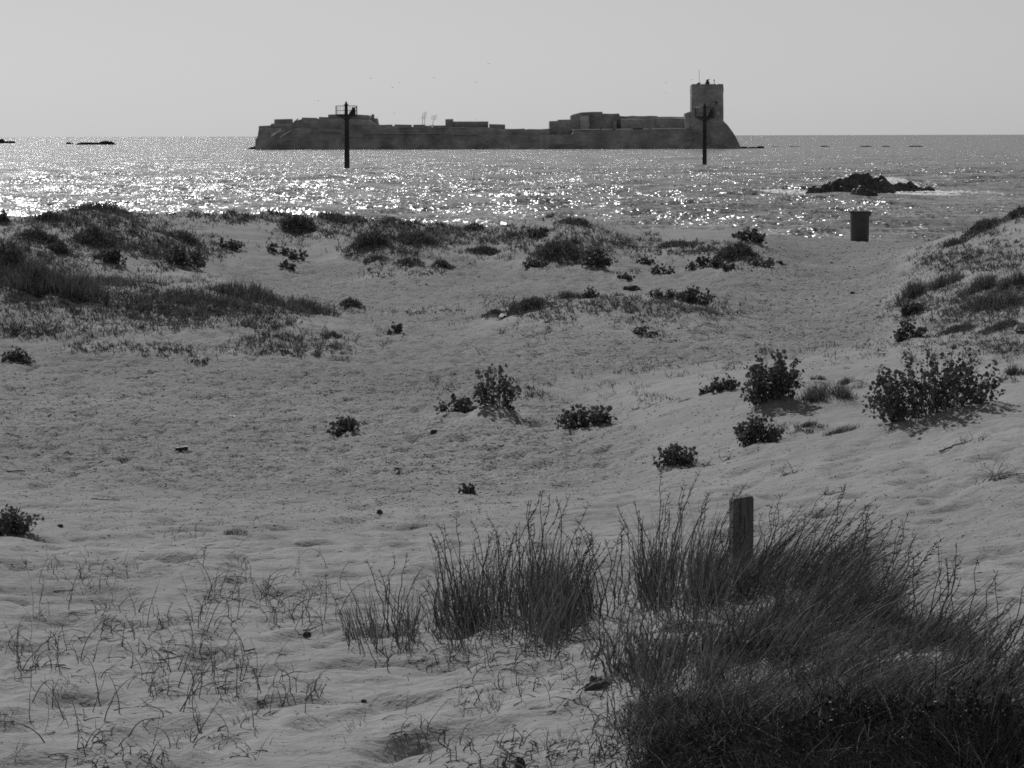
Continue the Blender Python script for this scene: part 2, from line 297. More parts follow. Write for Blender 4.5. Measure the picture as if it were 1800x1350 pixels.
# ------------------------------------------------------------------ plants: kind, photo column, row of the foot, width, height, label, lean, density
PLANTS = [
 # ---- far left dune
 ('dome',172,386,112,32,'broad dark scrub dome crowning the far dune at upper left'),
 ('dome',90,397,60,26,'ragged scrub on the crest, left of the broad crowning dome'),
 ('grass',252,418,75,46,'peaked grass tuft right below the crowning scrub dome'),
 ('dome',170,441,85,42,'dark bush on the far left dune slope, below the crowning dome'),
 ('dome',66,433,64,36,'rounded bush between the left edge and the far dune slope bushes'),
 ('dome',4,402,28,34,'dark bush cut by the left edge at the sea line'),
 ('dome',22,497,110,72,'large dark bush filling the left edge below the crest'),
 ('dome',104,455,42,34,'small bush pressed against the large left edge bush'),
 ('dome',325,434,60,26,'flat bush on pale sand right of the peaked grass tuft'),
 ('mat',265,450,56,18,'low leafy mat below the peaked grass tuft'),
 ('leafy',325,474,58,38,'leafy bush with pale sand around it, left part of the far dune'),
 ('mat',286,475,38,14,'small mat at the foot of the leafy bush on the far dune'),
 ('leafy',200,468,44,30,'small leafy bush left of the pale hollow on the left dune'),
 ('mat',335,383,54,13,'low crest mat just right of the far left dune top'),
 ('mat',411,389,60,22,'dark crest mat in line with the left end of the fortress'),
 ('leafy',400,440,46,16,'sparse sprig alone on pale sand below the crest mat'),
 ('grass',75,550,210,66,'long dark grass bank at the left edge, foot of the left dune'),
 ('grass',215,530,150,50,'thick dark grass in the middle of the left dune bank'),
 ('grass',290,550,140,26,'lower fringe of dark grass under the left dune bank'),
 ('grass',432,528,135,44,'humped dark grass bank left of centre, with a spiky top'),
 ('grass',538,548,105,32,'tapering right end of the humped dark grass bank'),
 ('dome',622,546,36,24,'small isolated round bush right of the dark grass bank'),
 ('mat',385,552,110,18,'dark creeping fringe under the humped grass bank'),
 ('mat',300,566,95,20,'creeping plants in shade below the left grass bank'),
 ('grass',180,503,120,26,'dark grass between pale hollows high on the left dune'),
 ('mat',470,575,70,18,'low leafy patch below the tapering grass bank'),
 ('leafy',30,640,52,26,'leafy sprig at the left edge where the trodden sand starts'),
 ('mat',172,618,75,14,'thin creeping patch above the trodden sand, far left'),
 ('mat',285,622,85,16,'thin creeping patch left of the first streaked grass patch'),
 ('mat',350,640,36,14,'tiny creeping sprig touching the trodden sand, left'),
 ('mat',430,622,80,16,'thin patch above the trodden sand, left of the streaked patch',0,.6),
 ('mat',545,625,120,16,'streaked low grass trailing right over pale sand'),
 ('mat',480,605,80,14,'sparse low grass above the streaked patch'),
 ('dome',580,597,32,13,'small dark cushion right of the streaked low grass'),
 ('mat',30,590,90,20,'low shaded creepers at the left edge under the grass bank'),
 ('mat',60,545,260,80,'merged dark scrub mat spreading over the lower left dune',0,1.6),
 ('mat',230,545,300,52,'merged scrub mat running right from the left dune bank',0,1.6),
 ('grass',150,552,210,50,'solid dark grass in front of the thick grass of the left bank'),
 ('grass',360,548,170,32,'dark grass joining the left bank to the humped grass'),
 ('grass',485,545,130,34,'dark grass on the right slope of the hump, before the tapering end'),
 ('mat',420,550,240,20,'scrub mat under the humped grass, thinning to the right',0,.8),
 ('mat',60,470,170,46,'scrub mat behind the large left edge bush'),
 ('mat',180,430,230,46,'scattered scrub mat over the left dune shoulder'),
 ('mat',330,452,120,26,'broken scrub mat on the pale slope right of the left shoulder'),
 ('mat',150,393,180,24,'scrub mat along the far left crest'),
 ('mat',110,590,200,24,'grey thin mat below the left dune bank',0,.45),
 ('mat',320,575,240,18,'grey thin mat streaking to the right below the left bank',0,.5),
 ('mat',520,610,150,26,'grey thin mat around the streaked low grass',0,.4),
 ('grass',1755,548,130,40,'second row of grass on the right dune, below the tall band'),
 # ---- far dune middle
 ('mat',690,415,240,36,'loose scrub mat around the crest bushes right of the left beacon'),
 ('mat',800,425,200,22,'loose scrub mat under the small crest bush'),
 ('mat',990,440,190,44,'loose scrub mat around the wide dark bush'),
 ('mat',1200,445,160,20,'loose scrub mat under the long crest bush'),
 ('mat',1090,545,330,30,'thin grey mat over the central ridge'),
 ('mat',1700,470,180,34,'grey scrub mat over the upper right dune'),
 ('mat',1700,560,200,40,'grey scrub mat over the middle of the right dune'),
 ('mat',488,386,75,20,'crest mat above the forked bush of the far dune'),
 ('dome',522,414,60,42,'forked dark bush on the far dune, left of the left beacon'),
 ('mat',562,418,40,9,'flat sprig right of the forked dark bush'),
 ('dome',588,392,66,19,'low crest bush directly under the left beacon'),
 ('mat',628,392,48,14,'thin crest fringe just right under the left beacon'),
 ('dome',650,447,78,44,'dark rounded dome bush, the most solid on the far dune'),
 ('dome',688,402,52,27,'crest bush up and right of the solid dome bush'),
 ('dome',728,408,62,26,'bush touching the sea line, second right of the solid dome bush'),
 ('mat',772,404,46,20,'open crest bush under the agave stalks'),
 ('dome',832,407,40,20,'small crest bush right under the rampart house'),
 ('dome',735,430,90,30,'spreading bush on the slope right of the solid dome bush'),
 ('dome',660,462,50,17,'flat cushion directly below the solid dome bush'),
 ('dome',720,472,48,24,'round bush below right of the solid dome bush'),
 ('mat',716,447,46,20,'loose bush between the solid dome and the round bush'),
 ('dome',778,476,44,26,'compact dome bush, lowest of the far dune middle group'),
 ('dome',848,451,62,24,'wide bush on bare slope right of the compact dome bush'),
 ('leafy',488,447,32,17,'little leafy sprig on bare sand left of the solid dome bush'),
 ('leafy',522,459,34,17,'little dark sprig right of its twin on the bare far slope'),
 ('leafy',502,474,28,12,'lowest little sprig of three on the bare far slope'),
 ('mat',664,486,56,12,'flat pale mat beneath the flat cushion'),
 ('mat',738,484,38,9,'thin mat between the round bush and the compact dome bush'),
 ('leafy',697,587,32,18,'open sprig alone on the low sand ridge, left of centre'),
 ('dome',868,556,40,15,'flat dark bush beside the white litter'),
 ('mat',750,551,110,9,'dark thin fringe along the low ridge, left of centre'),
 # ---- far dune centre and right
 ('mat',960,387,64,12,'thin scrub on top of the bare mound below the fortress middle'),
 ('dome',1012,398,60,22,'scrub sliding down the right shoulder of the bare mound'),
 ('mat',915,408,50,14,'low fringe at the left foot of the bare mound'),
 ('dome',985,459,92,50,'wide dark bush on the slope under the bare mound'),
 ('leafy',1046,474,54,40,'upright leafy bush right of the wide dark bush'),
 ('mat',1085,432,56,15,'scrub along the sea edge right of the bare mound'),
 ('mat',1140,424,40,14,'small scrub piece on the sea edge, left of the long crest bush'),
 ('dome',1190,442,70,25,'long crest bush at the sea edge, centre right'),
 ('mat',1235,440,50,16,'right tail of the long crest bush'),
 ('leafy',1322,428,60,32,'jagged leafy bush on the crest against the sea, left of the path gap'),
 ('dome',1298,463,80,52,'big bush beside the path gap, right end of the far dune'),
 ('leafy',1340,472,48,18,'leafy sprawl touching the path, right of the big gap bush'),
 ('leafy',1238,475,62,28,'leafy bush on pale sand left of the big gap bush'),
 ('leafy',1277,477,34,16,'small leafy sprig under the big gap bush'),
 ('leafy',1141,468,34,15,'small dark leaning sprig on pale sand, centre right'),
 ('leafy',1100,492,40,12,'open low sprig above the flat stone'),
 ('leafy',1165,482,44,14,'thin sprig row right of the small leaning sprig'),
 ('leafy',945,420,60,20,'leafy fringe above the wide dark bush'),
 ('leafy',940,472,50,14,'grassy sprig at the left foot of the wide dark bush'),
 ('dome',925,554,90,42,'dark dome bush at the left end of the central ridge'),
 ('grass',995,528,70,24,'short grass tuft right behind the dark dome bush of the ridge'),
 ('grass',1070,534,58,28,'grass tuft in the middle of the central ridge'),
 ('leafy',1036,528,30,22,'small leafy plant between two grass tufts of the central ridge'),
 ('leafy',1168,530,42,26,'leafy plant with open twigs, left one at the ridge right end'),
 ('leafy',1221,538,60,38,'leafy dark bush at the right end of the central ridge'),
 ('grass',1205,550,150,14,'dark strip of short grass along the central ridge right slope'),
 ('mat',1265,556,80,12,'tapering dark tail at the right tip of the central ridge'),
 ('mat',980,566,50,12,'low sprawl right of the dark dome bush foot'),
 ('mat',1150,566,70,12,'sparse patch on the sunlit face of the central ridge'),
 ('leafy',1133,589,34,19,'small dark leafy sprig alone below the central ridge'),
 # ---- right dune
 ('dome',1790,386,60,28,'bush on the right dune top, cut by the right edge'),
 ('dome',1725,414,80,34,'bush on the right dune skyline beside the sea'),
 ('grass',1672,437,70,24,'grass tuft stepping down the right dune skyline'),
 ('mat',1635,462,60,20,'scrub low on the right dune skyline beside the path'),
 ('mat',1770,434,70,14,'thin patch on the pale right dune face near the edge'),
 ('mat',1700,455,60,14,'thin patch on the right dune face below the skyline bush'),
 ('grass',1600,532,80,44,'grass tuft at the left tip of the right dune, by the path'),
 ('grass',1655,512,90,40,'thick grass tuft next along the right dune edge'),
 ('grass',1725,516,100,44,'tall grass in the middle of the right dune band'),
 ('grass',1785,512,80,50,'tall grass of the right dune band, cut by the right edge'),
 ('mat',1745,542,150,26,'low dark growth under the right dune grass band'),
 ('leafy',1603,556,52,30,'leafy plant at the foot of the right dune tip'),
 ('mat',1575,564,50,10,'creeping tail left of the leafy plant at the dune foot'),
 ('leafy',1600,602,52,40,'open leafy plant at the lower left of the right dune'),
 ('dome',1682,592,74,28,'low bush on the lower right dune face'),
 ('dome',1762,588,80,32,'dark low bush at lower right dune, left of the pale bag'),
 ('mat',1780,618,90,24,'shaded creepers below the pale bag at the right edge'),
 ('mat',1680,610,120,12,'thin line of creepers under the lower right dune'),
 # ---- near mound
 ('leafy',1642,752,232,138,'largest round-leaved bush, on the bright mound at right'),
 ('leafy',1358,722,108,96,'tall round-leaved bush left of the largest bush',0,.75),
 ('leafy',1276,691,46,28,'small dark bush left of the tall round-leaved bush'),
 ('leafy',1242,694,30,14,'tiny sprig at the left side of the small dark bush'),
 ('leafy',1332,787,74,58,'round-leaved bush directly below the tall one'),
 ('leafy',1184,826,66,42,'dark bush casting a slanting shadow, alone beside the trodden sand'),
 ('leafy',1028,761,92,44,'compact round cushion bush in the middle of the sand'),
 ('leafy',872,732,76,84,'upright open bush at the left tip of the bright mound',0,.45),
 ('leafy',800,729,62,30,'low leafy branch reaching left from the upright open bush'),
 ('leafy',609,764,58,27,'lying leafy sprig alone on the trodden sand, left of centre'),
 ('leafy',820,870,36,15,'tiny leafy sprig alone above the foreground grass'),
 ('mat',930,697,40,14,'dark tuft right behind the upright open bush'),
 ('twig',1120,720,50,20,'sparse twiggy tuft on the mound, right of the cushion bush'),
 ('twig',1202,704,34,16,'little twiggy tuft halfway to the small dark bush'),
 ('grass',1455,712,110,46,'fine grass tuft between the tall bush and the largest bush'),
 ('grass',1500,678,44,24,'short leaning grass tuft near the mound ridge', -.3),
 ('grass',1437,672,34,16,'tiny grass tuft on the mound ridge right of the tall bush'),
 ('grass',1480,768,70,28,'leaning grass tuft below left of the largest bush', .5),
 ('grass',1432,756,50,26,'pale grass tuft between the lower bush and the leaning tuft', .3),
 ('mat',1405,760,70,14,'creeping stems right of the lower round-leaved bush'),
 ('twig',1392,833,44,34,'forked dead twig sticking up from the bright sand', .4),
 ('twig',1762,838,112,48,'heap of dead branches at the right edge on bright sand'),
 ('twig',1272,812,74,28,'loose web of dead twigs right of the slanting shadow bush'),
 ('twig',1722,775,60,26,'dead twigs fallen below the largest bush'),
 ('twig',1625,768,50,16,'dead twigs under the left side of the largest bush'),
 ('twig',1690,660,60,16,'thin twigs on the ridge behind the largest bush'),
 ('grass',1785,665,50,30,'dark grass tuft at the right edge beside the largest bush'),
 ('twig',1470,868,50,34,'dead twig tangle just beyond the post, right of it', .3),
 # ---- foreground left
 ('leafy',18,945,84,50,'leafy bush cut by the left edge at the end of the trodden sand'),
 ('twig',75,1000,60,30,'fine dead tuft at left, just under the leafy edge bush'),
 ('twig',130,1036,50,40,'single black branch standing in the sand at left', -.5,.35),
 ('twig',178,1015,80,40,'small dead sprigs right of the single black branch'),
 ('twig',330,950,60,24,'dead sprigs where the ripples begin, left of centre'),
 ('grass',415,942,50,18,'small dark tuft where ripples meet the trodden sand'),
 ('twig',385,1010,90,70,'long leaning dead stems behind the big left tangle', .5,.6),
 ('twig',70,1150,120,150,'sparse tuft of long stems at the left edge, half way down', .12,.5),
 ('twig',70,1165,140,60,'dark tangle of fallen stems around the left edge tuft'),
 ('twig',215,1110,120,60,'arching dead branch with curled twigs, left foreground', .2),
 ('twig',300,1190,150,190,'tuft of leaning stems in the middle of the left foreground', .35,.6),
 ('twig',330,1200,190,100,'tangle of bent stems at the foot of the leaning tuft', 0,1.3),
 ('twig',455,1090,180,100,'fuzzy dead bush left of the foreground grass, the paler one', 0,1.5),
 ('twig',560,1090,110,110,'thin long stems between the fuzzy bush and the grass', -.3,.7),
 ('twig',420,1200,120,120,'crossing bent stems right of the leaning tuft', .2,.7),
 ('twig',490,1240,100,70,'low crossed sprigs in the sand, lower left of centre'),
 ('twig',100,1275,160,130,'V-shaped sprigs at the lower left', 0,.8),
 ('twig',270,1290,110,130,'straight dead branch with a fork near the bottom left', .2,.5),
 ('twig',200,1345,150,60,'dark dead roots at the bottom left edge of the picture', 0,1.2),
 ('twig',400,1320,120,60,'scattered short twigs at the bottom, left of centre'),
 # ---- foreground grass
 ('reed',672,1130,130,150,'sparse grass clump, leftmost of the tall foreground grass', -.05,.22),
 ('reed',800,1110,105,200,'upright grass clump, left of the fullest one', -.02,.4),
 ('reed',925,1100,210,230,'fullest upright grass clump left of the post', .06,.85),
 ('reed',1065,1090,110,200,'thin upright stems between the fullest clump and the post', .03,.14),
 ('reed',1190,1060,180,240,'tall grass clump just left of the post', .05,.75),
 ('reed',1275,1050,70,120,'short grass hiding the foot of the post', .2,.9),
 ('reed',1400,1040,200,210,'leaning grass clump just right of the post', .5,1.1),
 ('reed',1510,1090,180,210,'leaning grass clump, second right of the post', .55,.75),
 ('reed',1640,1150,170,200,'thin leaning grass on the ridge right of the post', .55,.34),
 ('reed',1770,1200,160,230,'leaning grass clump at the right edge of the foreground', .55,.36),
 ('reed',1120,1180,170,170,'grass clump at the left foot of the big dark mound', .05,.2),
 ('reed',1250,1170,190,140,'fine low grass on the face of the foreground dune', .15,.4),
 ('thatch',1450,1120,240,60,'dark combed grass on the ridge of the foreground dune, below the leaning clumps',.55,.7),
 ('thatch',1610,1215,260,70,'streaked grass over the right flank of the foreground dune',.6,.22),
 ('thatch',1290,1190,260,90,'low combed grass on the dune face below the post',.3,.06),
 ('thatch',1260,1280,200,90,'dense dark grass at the left lower part of the big mound',.3,.4),
 ('thatch',1430,1260,300,120,'dense dark grass in the heart of the big mound',.5,.22),
 ('thatch',1700,1300,300,120,'dense dark grass at the lower right of the big mound',.5,.7),
 ('thatch',1290,1350,260,100,'blackish grass along the bottom edge, left part of the mound',.3,1.1),
 ('thatch',1480,1350,320,130,'blackish grass along the bottom edge, middle of the mound',.4,1.6),
 ('thatch',1720,1370,320,170,'blackest grass in the bottom right corner',.4,1.6),
 ('leafy',1500,1350,280,120,'black small-leaved undergrowth at the bottom edge, middle of the mound',.1,1.6),
 ('leafy',1700,1350,260,140,'black small-leaved undergrowth near the bottom right corner',.1,1.6),
 ('leafy',1320,1345,180,70,'black small-leaved undergrowth at the bottom edge, left part of the mound',.1,1.4),
 ('reed',1430,1110,240,120,'short upright grass along the ridge crest right of the post', .45,.9),
 ('thatch',1360,1420,420,130,'black grass cut by the bottom edge, left of the blackest grass',.3,1.2),
 ('thatch',1620,1430,420,150,'black grass cut by the bottom edge, at its right part',.2,1.3),
 ('reed',1330,1150,200,150,'upright grass on the dune face below the post, above the dense mass', .3,.3),
 ('reed',1180,1210,170,130,'upright grass on the left shoulder of the big mound', .1,.3),
 ('reed',1500,1190,200,130,'leaning grass out of the middle of the big mound', .5,.25),
 ('reed',1690,1240,190,150,'leaning grass out of the right part of the big mound', .5,.3),
 ('thatch',1540,1120,240,40,'thin dark growth along the crest right of the post',.5,.5),
 ('thatch',1380,1190,260,80,'speckled grass with sand glinting through, middle of the mound',.4,.07),
 ('thatch',1530,1230,260,90,'matted grass on the right half of the mound, above the blackest part',.5,.12),
 ('thatch',1170,1280,130,70,'ragged left fringe of the big dark mound',.1,.3),
 ('thatch',1750,1265,180,70,'matted grass at the right edge under the leaning clump',.5,1.0),
 ('twig',1400,1160,260,120,'dead stems standing out of the speckled grass', .3,.4),
 ('twig',1600,1220,280,120,'dead stems standing out of the right half of the mound', .4,.5),
 ('twig',1250,1230,240,120,'dead stems over the left half of the big mound', .2,.5),
 ('twig',1450,1330,300,120,'bleached dead stems low in the blackish grass', .3,.5),
 ('dome',1200,1120,120,30,'dark matted growth between the left foot clump and the post',.2,.4),
 ('twig',1090,1260,170,90,'trailing bare stems spilling left from the big mound', -.3,1.2),
 ('twig',1130,1320,160,80,'looping bare stems at the bottom left of the big mound', -.3,1.2),
 ('twig',950,1160,260,70,'trailing roots below the fullest grass clump', .1,1.3),
 ('twig',760,1170,180,50,'shaded trailing stems under the left grass clumps', -.3,.9),
 ('twig',900,1220,150,80,'bent thin stems on bare sand below the fullest clump', .1,.6),
 ('twig',780,1265,80,130,'long single stem standing bare, bottom centre', .2,.25),
 ('twig',860,1345,200,60,'dark dead roots at the bottom centre edge', 0,1.3),
 ('twig',700,1290,60,70,'short leaning twig, bottom centre', .4,.3),
 ('twig',1000,1330,180,30,'long horizontal bare stems, bottom centre right', .6,.8),
]

# ------------------------------------------------------------------ terrain from surveyed spots: (photo column, photo row, drop below eye in metres)
SPOTS = [
 # foreground left
 (-150,1350,1.75),(0,1350,1.75),(300,1350,1.75),(600,1350,1.74),(900,1350,1.68),(0,1150,1.9),(350,1150,1.9),(600,1160,1.87),(0,1000,2.1),(350,1000,2.12),(600,1010,2.1),
 (0,935,2.33),(300,935,2.38),(600,930,2.42),(850,960,2.2),(850,900,2.55),(0,880,2.6),(300,880,2.65),(600,870,2.7),(850,840,2.75),
 (0,780,2.8),(300,780,2.83),(600,780,2.83),(0,700,2.9),(300,700,2.9),(600,690,2.92),(0,650,2.9),(300,655,2.92),(600,640,2.93),(800,640,2.93),
 (0,600,2.75),(150,610,2.8),(300,610,2.82),(450,600,2.8),(600,600,2.88),(720,590,2.9),
 (0,550,2.55),(150,550,2.6),(300,560,2.65),(450,550,2.65),(560,560,2.8),
 (-200,480,2.1),(0,490,2.2),(100,500,2.38),(250,510,2.45),(420,510,2.48),(540,535,2.72),
 (0,430,2.02),(100,440,2.2),(220,460,2.4),(300,470,2.55),(400,455,2.62),(500,460,2.72),
 (-200,380,1.9),(0,392,2.0),(90,380,1.98),(170,362,1.78),(250,385,2.05),(330,383,2.08),(420,385,2.12),(520,383,2.12),(620,392,2.22),(720,402,2.3),(850,406,2.36),
 (330,425,2.3),(450,425,2.4),(560,430,2.5),(660,440,2.5),(780,450,2.6),(850,460,2.78),
 (620,520,3.0),(700,500,2.98),(850,510,2.98),(740,550,2.88),(620,480,2.9),
 # centre
 (850,580,2.84),(850,540,2.78),(930,555,2.68),(1000,600,2.82),(1050,540,2.55),(1180,535,2.55),(1250,548,2.66),(1180,590,2.8),(1320,590,2.86),
 (1050,503,2.95),(1200,495,2.96),(950,470,2.75),(1050,465,2.75),(1180,455,2.72),(1300,470,2.72),
 (930,392,2.22),(985,378,2.05),(1040,392,2.15),(1100,425,2.6),(1180,422,2.58),(1250,420,2.5),(1320,405,2.38),(1370,428,2.75),
 (1000,430,2.42),(1100,440,2.65),
 (1450,600,2.85),(1450,550,2.92),(1400,500,2.97),(1500,500,2.97),(1420,460,3.0),(1520,450,3.03),(1420,427,3.07),(1500,424,3.1),(1580,428,3.1),
 # near mound, right of centre
 (1000,735,2.8),(900,735,2.76),(860,690,2.78),(760,720,2.86),(1000,690,2.66),(1100,670,2.6),(1250,650,2.52),(1400,633,2.4),(1550,622,2.3),(1700,615,2.2),(1800,605,2.1),
 (1050,640,2.9),(1250,618,2.87),(1400,600,2.85),(1100,750,2.68),(1200,720,2.5),(1350,720,2.38),(1450,690,2.32),(1600,720,2.27),(1800,700,2.1),
 (1000,800,2.78),(1150,800,2.66),(1280,800,2.52),(1450,800,2.32),(1620,790,2.24),(1800,790,2.08),
 (1000,870,2.62),(1150,870,2.5),(1300,880,2.36),(1500,890,2.2),(1700,900,2.1),(1850,900,2.0),(1100,950,2.25),
 # right dune
 (1560,560,2.75),(1640,585,2.55),(1720,580,2.38),(1800,560,2.25),(1620,520,2.42),(1700,500,2.2),(1800,480,1.98),
 (1610,478,2.6),(1660,440,2.3),(1720,420,2.05),(1800,430,1.8),(1720,396,1.95),(1800,368,1.62),(1900,350,1.45),
 # foreground dune with the post
 (760,1100,1.95),(900,1100,1.9),(1050,1080,1.88),(1180,1050,1.88),(1300,1010,1.94),(1450,1020,1.9),(1600,1020,2.0),(1800,1000,2.02),
 (1050,1180,1.75),(1200,1150,1.72),(1350,1110,1.7),(1500,1120,1.68),(1650,1110,1.72),(1800,1150,1.62),
 (750,1250,1.78),(1000,1280,1.68),(1200,1260,1.6),(1400,1250,1.5),(1600,1250,1.45),(1800,1280,1.38),
 (1200,1350,1.55),(1500,1350,1.38),(1800,1350,1.3),
]
def spot(px, py, D):
    r = ray(px, py); Y = -D / r[2]
    return r[0] * 6.6667, Y, CAM_H - D
pts = [spot(*p) for p in SPOTS]
KT = 1.5
extra = []
for s in (-1.6, -.8, 0, .8, 1.6):
    extra += [(s, 5.0, CAM_H - 1.6), (s, 3.0, CAM_H - 1.62), (s, 122, -.1), (s, 135, -.9), (s, 160, -1.8)]
for s, z in ((-1.5, 2.7), (1.5, 3.0)):
    extra += [(s, 88, z), (s, 60, z - .3), (s, 35, 1.9), (s, 20, 2.4), (s, 12, 2.8)]
for s, z in ((.62, 1.5), (.45, 1.5)): extra += [(s, 104, z)]
for s in (-.9, -.4, 0.1): extra += [(s, 103, 1.2)]
A = np.array(pts + extra)
PS = np.stack([A[:, 0], KT * np.log(A[:, 1])], 1); PZ = A[:, 2]
def tps(d2): return .5 * d2 * np.log(d2 + 1e-9)
n = len(PS)
Kmat = tps(((PS[:, None] - PS[None]) ** 2).sum(-1)) + np.eye(n) * 0.004
Q = np.concatenate([np.ones((n, 1)), PS], 1)
sol = np.linalg.solve(np.block([[Kmat, Q], [Q.T, np.zeros((3, 3))]]), np.concatenate([PZ, np.zeros(3)]))
def base_z(s, Y):
    s = np.clip(s, -1.7, 1.7); t = KT * np.log(np.maximum(Y, 2.5)); sh = s.shape; s = s.ravel(); t = t.ravel(); out = np.empty(len(s))
    for i in range(0, len(s), 40000):
        P = np.stack([s[i:i + 40000], t[i:i + 40000]], 1)
        out[i:i + 40000] = tps(((P[:, None] - PS[None]) ** 2).sum(-1)) @ sol[:n] + sol[n] + P @ sol[n + 1:]
    return out.reshape(sh)

NR, NC = 1250, 330
LY0, LY1 = math.log(2.5), math.log(150)
tt = np.linspace(0, 1, NR)
# more rows between 8 m and 110 m
ly = np.interp(tt, [0, .06, .97, 1], [LY0, math.log(7.0), math.log(112), LY1])
Ys = np.exp(ly)
sc_in = np.linspace(-1.12, 1.12, NC); sc_out = np.array([1.16, 1.22, 1.3, 1.45, 1.7, 2.2, 3, 4.5])
Ss = np.concatenate([-sc_out[::-1], sc_in, sc_out])
GS, GY = np.meshgrid(Ss, Ys)
# coarse evaluation then interpolation along s
Scoarse = np.linspace(-1.75, 1.75, 140); Zc = base_z(*np.meshgrid(Scoarse, Ys))
GZ = np.stack([np.interp(np.clip(Ss, -1.75, 1.75), Scoarse, Zc[i]) for i in range(NR)])
GX = GS / 6.6667 * GY
# trodden mask: low flat ground of the path
low = np.clip((CAM_H - 2.62 - GZ) / .14, 0, 1) * np.clip((GY - 22) / 4, 0, 1) * np.clip((112 - GY) / 8, 0, 1)
TROD = low
near = np.clip((30 - GY) / 8, 0, 1)
lump = noise2(GX * 3.2, GY * 2.4, 1) * .55 + noise2(GX * 6.5 + 3, GY * 5, 2) * .3
foot = np.minimum(0, noise2(GX * 2.3, GY * 2.0, 5) + .12) * 1.3
hill = fbm(GX * .45, GY * .4, 3, 9)
# oval footprints pressed in with a raised rim, thickest on the path and behind the rippled foreground
pit = noise2(GX * 4.1 + 9, GY * 2.6 + 4, 31); pit2 = noise2(GX * 5.7 + 2, GY * 3.9, 37)
prints = -np.clip(pit - .18, 0, 1) * .9 - np.clip(pit2 - .2, 0, 1) * .7 + .12 * np.exp(-((pit - .12) / .06) ** 2)
soft = -np.clip(noise2(GX * 2.7 + 1, GY * 1.9 + 8, 41) - .1, 0, 1) * .085 - np.clip(noise2(GX * 3.9 + 5, GY * 2.7, 43) - .15, 0, 1) * .06 + .012 * noise2(GX * 1.5, GY * 4.5 + GX, 45)
disp = near * (.014 * lump + .014 * foot + 1.08 * soft + .007 * noise2(GX * 9, GY * 6, 51)) + (1 - near) * (.022 * lump + .02 * foot + .085 * prints) * (.35 + 1.0 * TROD) + hill * .035 * np.clip(GY / 25, .3, 1.5)
disp += (1 - TROD) * (1 - near) * .05 * fbm(GX * .9, GY * .7, 2, 21) * np.clip((GY - 30) / 20, 0, 1)
disp *= np.clip((125 - GY) / 12, 0, 1)
GZ = GZ + disp
def zat(x, y):
    x = np.asarray(x, float); y = np.asarray(y, float)
    s = np.clip(x / y * 6.6667, Ss[0], Ss[-1] - 1e-6); t = np.clip(np.log(np.maximum(y, 2.6)), ly[0], ly[-1] - 1e-6)
    fi = np.interp(t, ly, np.arange(NR)); fj = np.interp(s, Ss, np.arange(nc))
    i = np.clip(fi.astype(int), 0, NR - 2); j = np.clip(fj.astype(int), 0, nc - 2); a = fi - i; b = fj - j
    return (GZ[i, j] * (1 - b) + GZ[i, j + 1] * b) * (1 - a) + (GZ[i + 1, j] * (1 - b) + GZ[i + 1, j + 1] * b) * a

_mY = Ys[(Ys > 5) & (Ys < 118)]
def gp(px, py):
    """first point of the sand seen at this spot of the photograph"""
    d = ray(px, py); X = d[0] * _mY; Z = CAM_H + d[2] * _mY; h = Z - zat(X, _mY)
    k = np.where(h < 0)[0]
    if len(k) and k[0] > 0:
        i = k[0]; a = h[i - 1] / (h[i - 1] - h[i]); Y = _mY[i - 1] + a * (_mY[i] - _mY[i - 1])
    else:
        m = (_mY > 30) & (_mY < 100); i = np.argmin(np.where(m, h / _mY, 9)); Y = _mY[i]
    x = d[0] * Y
    return np.array([x, Y, float(zat(x, Y))])


nc = len(Ss)
# every plant stands on the little hummock of sand it has gathered
HUM = {'dome': .42, 'mat': .6, 'leafy': .24, 'grass': .32, 'reed': .12, 'twig': 0, 'thatch': 0}
PLANTS = [((P[0], P[1], P[2], P[3] * 1.15, P[4] * (.88 if P[0] == 'grass' else 1.08)) + tuple(P[5:]) if (P[1] < 660 and P[2] < 620) else (P[0], P[1], P[2], P[3] * 1.0, P[4] * .88) + tuple(P[5:]) if P[2] < 620 else P) for P in PLANTS]
SPOT = {}; BUMP = np.zeros_like(GZ)
for P in PLANTS:
    kind, px, py, w, h = P[:5]; p = gp(px, py); W = w * p[1] / F; H = h * p[1] / F; A_h = HUM[kind] * H
    SPOT[(kind, px, py)] = (p, A_h)
    if A_h > 0:
        rr = slice(*np.searchsorted(Ys, [p[1] - 2.2 * W - 1.5, p[1] + 2.2 * W + 1.5]))
        bx, by = GX[rr], GY[rr]; sx = W * .42; sy = max(W * .45, .35)
        BUMP[rr] = np.maximum(BUMP[rr], A_h * np.exp(-.5 * (((bx - p[0]) / sx) ** 2 + ((by - p[1] - .15 * sy) / sy) ** 2)))
GZ += BUMP * (1 + .35 * noise2(GX * 3, GY * 3, 8)); TROD *= np.clip(1 - BUMP / .04, 0, 1)
g = Geo()
v = np.stack([GX, GY, GZ], -1).reshape(-1, 3)
nc = len(Ss); I = np.arange(NR * nc).reshape(NR, nc)
q = np.stack([I[:-1, :-1], I[:-1, 1:], I[1:, 1:], I[1:, :-1]], -1).reshape(-1, 4)
g.add(v, q)
ground = g.build('sand_ground', M_sand, smooth=True); ground['kind'] = 'structure'
att = ground.data.attributes.new('trodden', 'FLOAT', 'POINT'); att.data.foreach_set('value', TROD.astype(np.float32).ravel())
# ground behind and around the eye, meeting the fan at its near edge
g = Geo(); fr = np.stack([GX[0], GY[0], GZ[0]], -1)
bk = fr.copy(); bk[:, 1] = -40; bk[:, 0] = np.linspace(-30, 30, nc); bk[:, 2] = CAM_H - 1.9
g.add(np.vstack([fr, bk]), [(i + nc, i + 1 + nc, i + 1, i) for i in range(nc - 1)])
g.build('sand_ground_behind', M_sand)['kind'] = 'structure'

